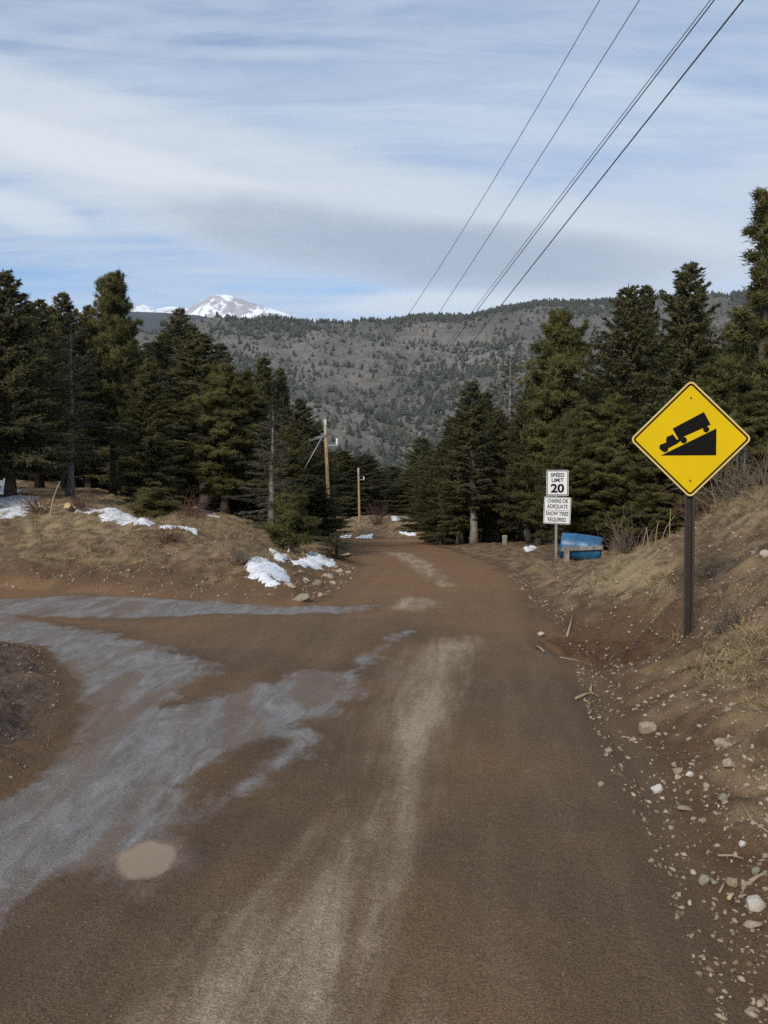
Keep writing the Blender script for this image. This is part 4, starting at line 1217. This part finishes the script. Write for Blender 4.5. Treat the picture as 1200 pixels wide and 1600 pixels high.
# ------------------------------------------------------------------ stones
def stone_mat(name, c0, c1):
    m, t, b = material(name)
    o = t.obj(); info = t.node('ShaderNodeObjectInfo')
    n = t.noise(o, 6, 6, .65)
    c = t.mix(t.ss(n, .3, .7), c0, c1)
    c = t.mix(t.math('MULTIPLY', info.outputs['Random'], .45), c, srgb(140, 118, 92))
    t.l.new(c, b.inputs['Base Color']); b.inputs['Roughness'].default_value = .9
    bp = t.node('ShaderNodeBump'); bp.inputs['Strength'].default_value = .6; bp.inputs['Distance'].default_value = .01
    t.l.new(t.noise(o, 40, 4, .6), bp.inputs['Height']); t.l.new(bp.outputs[0], b.inputs['Normal'])
    return m
M_STONE = stone_mat('pale_stone', srgb(140, 124, 102), srgb(192, 180, 158))
M_WSTONE = stone_mat('whitish_stone', srgb(190, 184, 172), srgb(226, 220, 210))
M_GSTONE = stone_mat('greyish_stone', srgb(128, 126, 110), srgb(168, 164, 148))
def rock_bm(seed, n=16, flat=.65, pw=1.0):
    r_ = np.random.default_rng(seed)
    v = r_.normal(size=(n, 3)); v /= np.linalg.norm(v, axis=1)[:, None]
    v *= (.8 + .25 * r_.random(n))[:, None]
    v *= np.array([1, .6 + .35 * r_.random(), flat])
    bm = bmesh.new()
    for p in v: bm.verts.new(p)
    r = bmesh.ops.convex_hull(bm, input=bm.verts)
    loose = [q for q in bm.verts if not q.link_faces]
    bmesh.ops.delete(bm, geom=loose, context='VERTS')
    return bm
ROCKS = [bm_mesh('stone', rock_bm(100 + i, 15, .5 + .05 * (i % 5)), M_STONE) for i in range(10)]
def stone(px, py, wpx, mat, label, seed, flat=.6, group=None, sink=.25, rot=None, n=26, bev=.05):
    p = hit(px, py)
    z = gz(p[0], p[1])
    w = wpx / 2 / F * np.hypot(p[0], p[1])
    bm = rock_bm(seed, n, flat)
    bmesh.ops.bevel(bm, geom=bm.edges[:], offset=bev, segments=1, affect='EDGES')
    o = obj('stone', bm_mesh('stone', bm, mat)); tag(o, label, 'stone', group)
    o.scale = (w, w, w); o.location = (p[0], p[1], z + w * flat * (1 - sink) * .6)
    o.rotation_euler = (random.uniform(-.2, .2), random.uniform(-.2, .2), rot if rot is not None else random.uniform(0, 6.28))
big = [
 (1026, 1240, 24, M_WSTONE, 'bright white lumpy stone in the middle of the right bank rubble', .8),
 (1130, 1256, 22, M_GSTONE, 'greenish grey wedge shaped stone right of the bright white stone', .6),
 (1178, 1424, 38, M_WSTONE, 'large angular whitish block near the lower right corner', .75),
 (1176, 1450, 32, M_STONE, 'flat tan stone tucked under the large whitish block', .4),
 (1101, 1384, 23, M_GSTONE, 'round grey stone left of the pair of tan stones', .9),
 (1143, 1386, 22, M_STONE, 'rounded tan stone above the large whitish block', .85),
 (1162, 1384, 16, M_STONE, 'smaller tan stone touching the rounded tan one', .8),
 (1181, 1368, 18, M_GSTONE, 'roundish grey stone at the right edge above the whitish block', .85),
 (1172, 1584, 24, M_STONE, 'pale flat stone at the bottom right corner', .5),
 (1194, 870, 16, M_WSTONE, 'white stone high on the right slope beside the picture edge', .9),
 (1011, 1141, 32, M_STONE, 'large tan clod on the bank below the yellow sign', .7),
 (1126, 1170, 24, M_STONE, 'upper tan clod on the bank below the grass tuft', .7),
 (1139, 1183, 20, M_STONE, 'reddish tan clod just below the upper clod', .7),
 (1070, 1267, 26, M_STONE, 'long flat tan slab right below the bright white stone', .35),
 (951, 1178, 15, M_STONE, 'pale stone near the road edge in line with the tan clod', .8),
 (938, 1229, 12, M_STONE, 'small stone in a dark hollow at the road edge', .9),
 (845, 987, 16, M_WSTONE, 'whitish stone at the road edge far down the right bank', .5),
 (1160, 1326, 14, M_WSTONE, 'pale pointed stone by the long twig at the right', .8),
 (1098, 1290, 14, M_STONE, 'pale angular stone below the long flat slab', .8),
 (1077, 1221, 16, M_WSTONE, 'pale stone just right of and above the bright white stone', .7),
 (1060, 1215, 18, M_STONE, 'tan stone pair above the bright white stone', .7),
 (1103, 1237, 14, M_STONE, 'tan stone between the white stone and the greenish wedge', .8),
 (1138, 1215, 24, M_STONE, 'lumpy tan rock above the greenish wedge stone', .7),
]
for i, (px, py, w, m, lb, fl) in enumerate(big): stone(px, py, w, m, lb, 300 + i, fl)
ledge = [(478, 905, 24, 'long pale ledge rock nearest the snow at the left road corner'), (495, 913, 30, 'flat pale ledge rock in the middle of the left road corner'), (512, 902, 22, 'upright pale rock at the left road corner'),
         (528, 893, 22, 'pale rock on the road side of the left corner'), (541, 897, 20, 'pale rock lowest to the road below the small rounded conifer'), (540, 872, 22, 'tilted pale rock just right of the small rounded conifer'), (520, 912, 18, 'small pale rock below the ledge at the left corner'),
         (470, 938, 34, 'dark undercut rock at the very tip of the left bank'), (500, 932, 22, 'narrow pale slab at the foot of the left bank tip'), (455, 918, 20, 'brown flat rock on the nose of the left bank')]
for i, (px, py, w, lb) in enumerate(ledge):
    stone(px, py, w, M_STONE if i not in (1, 7) else M_GSTONE, lb, 420 + i, .55, None, .75, rot=-.5 + .25 * (i % 3), n=13, bev=.02)
def scatter_stones():
    rng = np.random.default_rng(77)
    n = 0; tries = 0
    while n < 255 and tries < 6000:
        tries += 1
        if n < 205:
            px = rng.uniform(900, 1230); py = 1090 + 520 * rng.random() ** .9
            lim = np.interp(py, [1080, 1200, 1300, 1400, 1500, 1600], [890, 945, 1000, 1030, 1085, 1100])
            if px < lim: continue
            if rng.random() > np.interp(px - lim, [0, 60, 160], [.25, .9, 1]): continue
            p = hit(px, py); s = rng.uniform(2.2, 5.6) if rng.random() < .8 else rng.uniform(5, 8)
            lb, gp = 'small pale stone among the rubble at the foot of the right bank', 'rubble stones on the right bank foot'
        else:
            px = rng.uniform(1085, 1215); py = rng.uniform(835, 1010)
            p = hit(px, py); s = rng.uniform(2.0, 4.5)
            lb, gp = 'small pale stone lying on the upper right slope behind the yellow sign', 'stones on the upper right slope'
        d = float(np.hypot(p[0], p[1]))
        w = s / F * d
        o = obj('stone', ROCKS[int(rng.integers(10))])
        o.scale = (w * rng.uniform(.8, 1.4), w * rng.uniform(.7, 1.1), w * rng.uniform(.6, 1.0))
        o.location = (p[0], p[1], gz(p[0], p[1]) + w * .12)
        o.rotation_euler = (rng.uniform(-.4, .4), rng.uniform(-.4, .4), rng.uniform(0, 6.28))
        tag(o, lb, 'stone', gp)
        n += 1
scatter_stones()
def gravel():
    rng = np.random.default_rng(5)
    bm = rock_bm(4, 10, .6); bmesh.ops.triangulate(bm, faces=bm.faces); bm.verts.ensure_lookup_table()
    bm.verts.index_update()
    tv = np.array([v.co[:] for v in bm.verts]); tf = np.array([[v.index for v in f.verts] for f in bm.faces]); bm.free()
    P = []; S = []
    # right bank
    y = 2.2 + 17 * rng.random(25000) ** 1.5; r = .10 + 3.8 * rng.random(25000) ** 1.1
    r = r + .25 * sstep(5, 11, y)
    x = xedge(y) + r
    k = rng.random(25000) < np.clip(.40 + .9 * fbm(x / .6, y / .6, 3) + .25, .05, 1)
    P.append(np.stack([x[k], y[k]], 1)); S.append(.005 + .022 * rng.random(k.sum()) ** 2.8)
    # left bank
    x = rng.uniform(-9, -.6, 5200); y = rng.uniform(12, 21, 5200); sl = poly_sdf(x, y, LEFT_FOOT); k = (sl > .02) & (sl < 3.5) & (rng.random(5200) < 1.1 - sl / 4)
    P.append(np.stack([x[k], y[k]], 1)); S.append(.010 + .040 * rng.random(k.sum()) ** 3)
    # loose grit on the road
    x = rng.uniform(-4, 1.7, 4500); y = 2.3 + 11 * rng.random(4500) ** 1.5; k = x < xedge(y) + .1
    P.append(np.stack([x[k], y[k]], 1)); S.append(.0018 + .0065 * rng.random(k.sum()) ** 4)
    # the dirt mound
    x = rng.uniform(-5.5, -1.8, 3600); y = rng.uniform(4, 9.5, 3600); k = poly_sdf(x, y, MOUND) > .03
    P.append(np.stack([x[k], y[k]], 1)); S.append(.004 + .020 * rng.random(k.sum()) ** 3)
    SH = np.concatenate([rng.random(len(q)) ** 1.3 * (.45 if i == 2 else .5 if i == 3 else .75 if i == 1 else 1.0) for i, q in enumerate(P)])
    P = np.vstack(P); S = np.concatenate(S); n = len(P)
    pk = np.hypot(P[:, 0] - PUD[0], P[:, 1] - PUD[1]) > .33
    P, S, SH = P[pk], S[pk], SH[pk]; n = len(P)
    z = height(P[:, 0], P[:, 1])
    th = rng.random(n) * 6.28; c, s = np.cos(th), np.sin(th)
    sc = S[:, None] * (1 + .12 * rng.normal(size=(n, len(tv))))
    X = (tv[None, :, 0] * c[:, None] - tv[None, :, 1] * s[:, None]) * sc + P[:, :1]
    Y = (tv[None, :, 0] * s[:, None] + tv[None, :, 1] * c[:, None]) * sc + P[:, 1:]
    Z = tv[None, :, 2] * sc + z[:, None] + S[:, None] * .02
    V = np.stack([X, Y, Z], -1).reshape(-1, 3)
    Ff = (tf[None] + (np.arange(n) * len(tv))[:, None, None]).reshape(-1, 3)
    m, t, b = material('gravel_bits')
    t.l.new(t.mix(t.attr('shade'), srgb(106, 87, 66), srgb(178, 162, 138)), b.inputs['Base Color']); b.inputs['Roughness'].default_value = .9
    tag(obj('gravel', np_mesh('gravel', V, Ff, m, False, {'shade': np.repeat(SH, len(tv))})), 'loose gravel on the banks and road', None, None, 'stuff')
gravel()

# ------------------------------------------------------------------ dry grass, stalks and twigs
def grass():
    rng = np.random.default_rng(19)
    C = []; L = []
    def add(x, y, l): C.append(np.stack([x, y], 1)); L.append(l)
    def inpoly(poly, n, l0, l1):
        P = np.array(poly); a, b = P.min(0), P.max(0)
        x = rng.uniform(a[0], b[0], n); y = rng.uniform(a[1], b[1], n)
        k = poly_sdf(x, y, poly) + .3 * fbm(x / .5, y / .5, 2) > 0
        add(x[k], y[k], rng.uniform(l0, l1, k.sum()))
    inpoly(GRS_W, 4200, .05, .18); inpoly(GRS2_W, 300, .04, .12)
    x = rng.uniform(-11, -.6, 5200); y = rng.uniform(12.2, 26, 5200); sl = poly_sdf(x, y, LEFT_FOOT)
    k = (sl > 1.1 + .9 * fbm(x / 1.2 + 3, y / 1.2, 3)) & (rng.random(5200) < np.clip(.25 + .9 * fbm(x / 1.3, y / 1.3, 3) + .12 * sl, 0, 1))
    add(x[k], y[k], rng.uniform(.05, .20, k.sum()))
    y = rng.uniform(4, 24, 7000); x = xedge(y) + rng.uniform(1.1, 5.5, 7000)
    k = rng.random(7000) < np.clip(.10 + .9 * fbm(x / .8 + 7, y / .8, 3) + .05 * (x - xedge(y)), 0, .8)
    add(x[k], y[k], rng.uniform(.05, .18, k.sum()))
    # the crest of the right bank
    y = rng.uniform(9, 19, 700); x = xedge(y) + rng.uniform(3.2, 6, 700)
    add(x, y, rng.uniform(.12, .34, 700))
    C = np.vstack(C); L = np.concatenate(L)
    nb = 19; n = len(C)
    z = height(C[:, 0], C[:, 1]) - .01
    base = np.stack([C[:, 0], C[:, 1], z], 1)
    base = np.repeat(base, nb, 0); LL = np.repeat(L, nb) * rng.uniform(.5, 1.2, n * nb)
    base[:, :2] += rng.normal(size=(n * nb, 2)) * .035
    d = rng.normal(size=(n * nb, 3)) * .55; d[:, 2] = .75
    lean = np.repeat(rng.normal(size=(n, 2)) * .35, nb, 0); d[:, :2] += lean
    d /= np.linalg.norm(d, axis=1)[:, None]
    side = np.cross(d, rng.normal(size=(n * nb, 3))); side /= np.linalg.norm(side, axis=1)[:, None]
    w = (.0016 + .0026 * rng.random(n * nb))[:, None]
    mid = base + d * (LL * .6)[:, None]
    d2 = d.copy(); d2[:, 2] -= .55; d2 /= np.linalg.norm(d2, axis=1)[:, None]
    tip = mid + d2 * (LL * .5)[:, None]
    V = np.stack([base - side * w, base + side * w, mid - side * w * .7, mid + side * w * .7, tip], 1)
    idx = (np.arange(n * nb) * 5)[:, None]
    Ff = np.concatenate([idx + np.array([[0, 1, 3]]), idx + np.array([[0, 3, 2]]), idx + np.array([[2, 3, 4]])], 0)
    sh = np.repeat(np.clip(np.repeat(rng.random(n), nb) * .6 + rng.random(n * nb) * .4, 0, 1), 5)
    m, t, b = material('dry_grass')
    c = t.mix(t.attr('shade'), srgb(98, 82, 58), srgb(168, 148, 112))
    t.l.new(c, b.inputs['Base Color']); b.inputs['Roughness'].default_value = .8
    tag(obj('dry_grass', np_mesh('dry_grass', V.reshape(-1, 3), Ff, m, False, {'shade': sh})), 'short dry tan grass on both banks', None, None, 'stuff')
grass()
M_STRAW = simple('straw', srgb(178, 158, 118), .8, var=.2)
M_TWIG = simple('dead_twig', srgb(150, 132, 108), .85, var=.25)
def stick(name, label, cat, pts, rad, mat, group=None):
    parts = [tube(np.array(p, float), np.linspace(rad, rad * .5, len(p)), 6) for p in pts]
    V, Q = merge(parts)
    c = np.array(pts[0][0], float); V = V - c
    o = obj(name, np_mesh(name, V, Q, mat, True)); o.location = c
    return tag(o, label, cat, group)
def stalk(px, base_py, tip_py, d, lab, bend=0.02, rad=.005):
    b = at(px, base_py, d); x = b[0]; z = gz(x, d) - .03
    zt = at(px, tip_py, d)[2]
    h = zt - z
    s = np.linspace(0, 1, 6)
    stick('dry_stalk', lab, 'dry stalk', [[(x + bend * h * q * q, d, z + h * q) for q in s]], rad, M_STRAW, 'dry stalks')
stalk(1046, 832, 795, 14.5, 'tallest straight dry stalk left of the yellow sign post', .03, .007)
stalk(1024, 845, 815, 15, 'dry stalk just left of the tallest stalk', .12, .007)
stalk(1034, 842, 806, 14.8, 'leaning dry stalk beside the tallest stalk', .45, .006)
stalk(1013, 850, 824, 15.5, 'short dry stalk at the left end of the stalk clump', -.1, .007)
stalk(1004, 852, 828, 15.6, 'leftmost thin dry stalk on the crest of the right bank', .2, .006)
stalk(78, 800, 752, 19.5, 'pale bent dry stalk on the crest of the left bank', .25, .014)
stalk(1192, 985, 962, 9, 'short pale stalk on the slope right of the yellow sign post', .05, .004)
def ground_stick(name, label, chains, rad, mat=M_TWIG):
    pts = []
    for ch in chains:
        P = []
        for px, py in ch:
            h_ = hit(px, py); P.append((h_[0], h_[1], gz(h_[0], h_[1]) + rad * 1.3))
        if len(P) == 2: P = [P[0], tuple((np.array(P[0]) + np.array(P[1])) / 2 + np.array([.004, 0, .008])), P[1]]
        pts.append(P)
    stick(name, label, 'twig', pts, rad, mat)
ground_stick('twig', 'forked pale twig lying on the bank beside the road', [[(900, 1095), (922, 1084), (934, 1091)], [(922, 1084), (924, 1074)]], .012)
ground_stick('twig', 'straight pale stick at the road edge far down the right bank', [[(838, 1010), (850, 1022)]], .016)
ground_stick('twig', 'upright looking stick on the bank beside the whitish road edge stone', [[(886, 985), (895, 968)]], .016)
ground_stick('twig', 'yellow stick piece just above the large whitish block', [[(1138, 1414), (1147, 1402)]], .008, M_STRAW)
ground_stick('twig', 'slim pale stick leaning between the round grey and tan stones', [[(1124, 1402), (1134, 1380)]], .005)
ground_stick('twig', 'long straight twig below the rubble at the right edge', [[(1122, 1343), (1162, 1345)]], .006)
ground_stick('twig', 'long curved grass stem at the right edge of the rubble', [[(1158, 1275), (1175, 1295), (1200, 1314)]], .004, M_STRAW)
ground_stick('twig', 'thin horizontal twig below the eroded cut', [[(875, 1030), (925, 1031)]], .006)
ground_stick('twig', 'pale broken root piece at the right edge above the whitish block', [[(1172, 1382), (1184, 1376), (1197, 1372)]], .010)
def shrub(px, py, d, size, n, label, seed, mat):
    rng = np.random.default_rng(seed)
    x = at(px, 800, d)[0]; z = gz(x, d)
    parts = []
    for i in range(n):
        a = rng.uniform(0, 6.28); e = rng.uniform(.35, 1.4)
        dr = np.array([math.cos(a) * math.cos(e), math.sin(a) * math.cos(e), math.sin(e)])
        L = size * rng.uniform(.5, 1.1)
        p = [np.array([rng.normal() * .06 * size, rng.normal() * .06 * size, -.05])]
        for k in range(4):
            p.append(p[-1] + dr * L / 4); dr = dr + rng.normal(size=3) * .22; dr /= np.linalg.norm(dr)
        parts.append(tube(np.array(p), np.linspace(.007, .002, 5) * (1 + size * .5), 4, False))
        for j in range(3):
            q0 = p[2 + j % 3]; d2 = dr + rng.normal(size=3) * .7; d2 /= np.linalg.norm(d2)
            parts.append(tube(np.array([q0, q0 + d2 * L * .2, q0 + d2 * L * .36 + rng.normal(size=3) * .03]), [.004, .003, .0015], 4, False))
    V, Q = merge(parts)
    o = obj('bare_shrub', np_mesh('bare_shrub', V, Q, mat, True)); o.location = (x, d, z)
    tag(o, label, 'shrub', 'bare shrubs')
M_BRUSH = simple('grey_brush', srgb(112, 98, 84), .9, var=.3); M_BRUSHR = simple('red_brush', srgb(104, 78, 64), .9, var=.3)
shrub(1150, 770, 14.5, 1.1, 60, 'tangled grey bare shrub on the crest right of the yellow sign', 1, M_BRUSH)
shrub(1112, 790, 15.0, .9, 50, 'low bare shrub on the crest just right of the yellow sign post', 2, M_BRUSHR)
shrub(1195, 755, 13.8, 1.0, 50, 'bare shrub at the right picture edge on the bank crest', 3, M_BRUSH)
shrub(985, 820, 18.5, .9, 46, 'grey bare shrub on the slope right of the blue barrel', 4, M_BRUSH)
shrub(864, 885, 21.5, .42, 40, 'small dry bush in front of the speed limit post left of the barrel', 5, M_BRUSH)
shrub(1145, 1050, 7.4, .26, 46, 'small grey dry tussock right of the yellow sign post foot', 6, M_BRUSH)
shrub(130, 800, 20.5, .6, 50, 'dark low brush on the left bank behind the snow strip', 7, M_BRUSHR)
shrub(60, 795, 21, .6, 50, 'brown low brush on the left bank beside the leftmost trunk', 8, M_BRUSHR)
shrub(372, 895, 14.5, .35, 40, 'small dark bush on the left bank beside the roadside snow', 9, M_BRUSH)
shrub(262, 838, 16.5, .40, 50, 'dark clump of brush half way up the left bank', 10, M_BRUSHR)
shrub(300, 812, 24, .8, 50, 'brown brush under the broad dense fir', 11, M_BRUSHR)
shrub(590, 838, 74, 2.2, 60, 'reddish bare brush on the far bank beyond the bend', 12, M_BRUSHR)
# stump at the right, and a cut log end on the left bank
def stump(px, py, d, rad, hgt, label, name='tree_stump', tilt=0.0):
    x = at(px, 800, d)[0]; z = gz(x, d)
    t = thing(name, label, 'stump' if name == 'tree_stump' else 'log', (x, d, z))
    s = np.linspace(0, 1, 5)
    path = np.stack([0 * s, 0 * s, -.1 + (hgt + .1) * s], 1)
    V, Q = tube(path, rad * np.array([1.35, 1.1, 1, .97, .95]), 12); V[:, :2] *= (1 + .06 * np.sin(np.arctan2(V[:, 1], V[:, 0]) * 3))[:, None]
    obj('bark', np_mesh('bark', V, Q, M_BARKG, True), t)
    bm = bmesh.new(); bmesh.ops.create_cone(bm, cap_ends=True, segments=14, radius1=rad * .9, radius2=rad * .86, depth=.02, matrix=Matrix.Translation((0, 0, hgt + .012)))
    obj('cut_face', bm_mesh('cut_face', bm, simple('cut_wood', srgb(190, 160, 112), .8)), t)
    t.rotation_euler[0] = tilt
stump(789, 855, 40, .13, .5, 'tan broken stump at the tree line left of the speed limit sign')
stump(110, 796, 20.5, .08, .2, 'cut log end facing the road on the left bank crest', 'cut_log', 1.1)

# ------------------------------------------------------------------ haze
def haze():
    m = bpy.data.materials.new('thin_haze'); m.use_nodes = True
    nt = m.node_tree; nt.nodes.clear()
    out = nt.nodes.new('ShaderNodeOutputMaterial'); v = nt.nodes.new('ShaderNodeVolumePrincipled')
    v.inputs['Color'].default_value = (.80, .88, 1.0, 1); v.inputs['Density'].default_value = 0.00005
    v.inputs['Anisotropy'].default_value = .2
    nt.links.new(v.outputs[0], out.inputs['Volume'])
    bm = bmesh.new(); bmesh.ops.create_cube(bm, size=1)
    bmesh.ops.scale(bm, vec=(21000, 13500, 1900), verts=bm.verts)
    bmesh.ops.translate(bm, vec=(0, 2750, 1900 / 2 - 205), verts=bm.verts)
    tag(obj('haze', bm_mesh('haze', bm, m)), None, None, None, 'stuff')
haze()
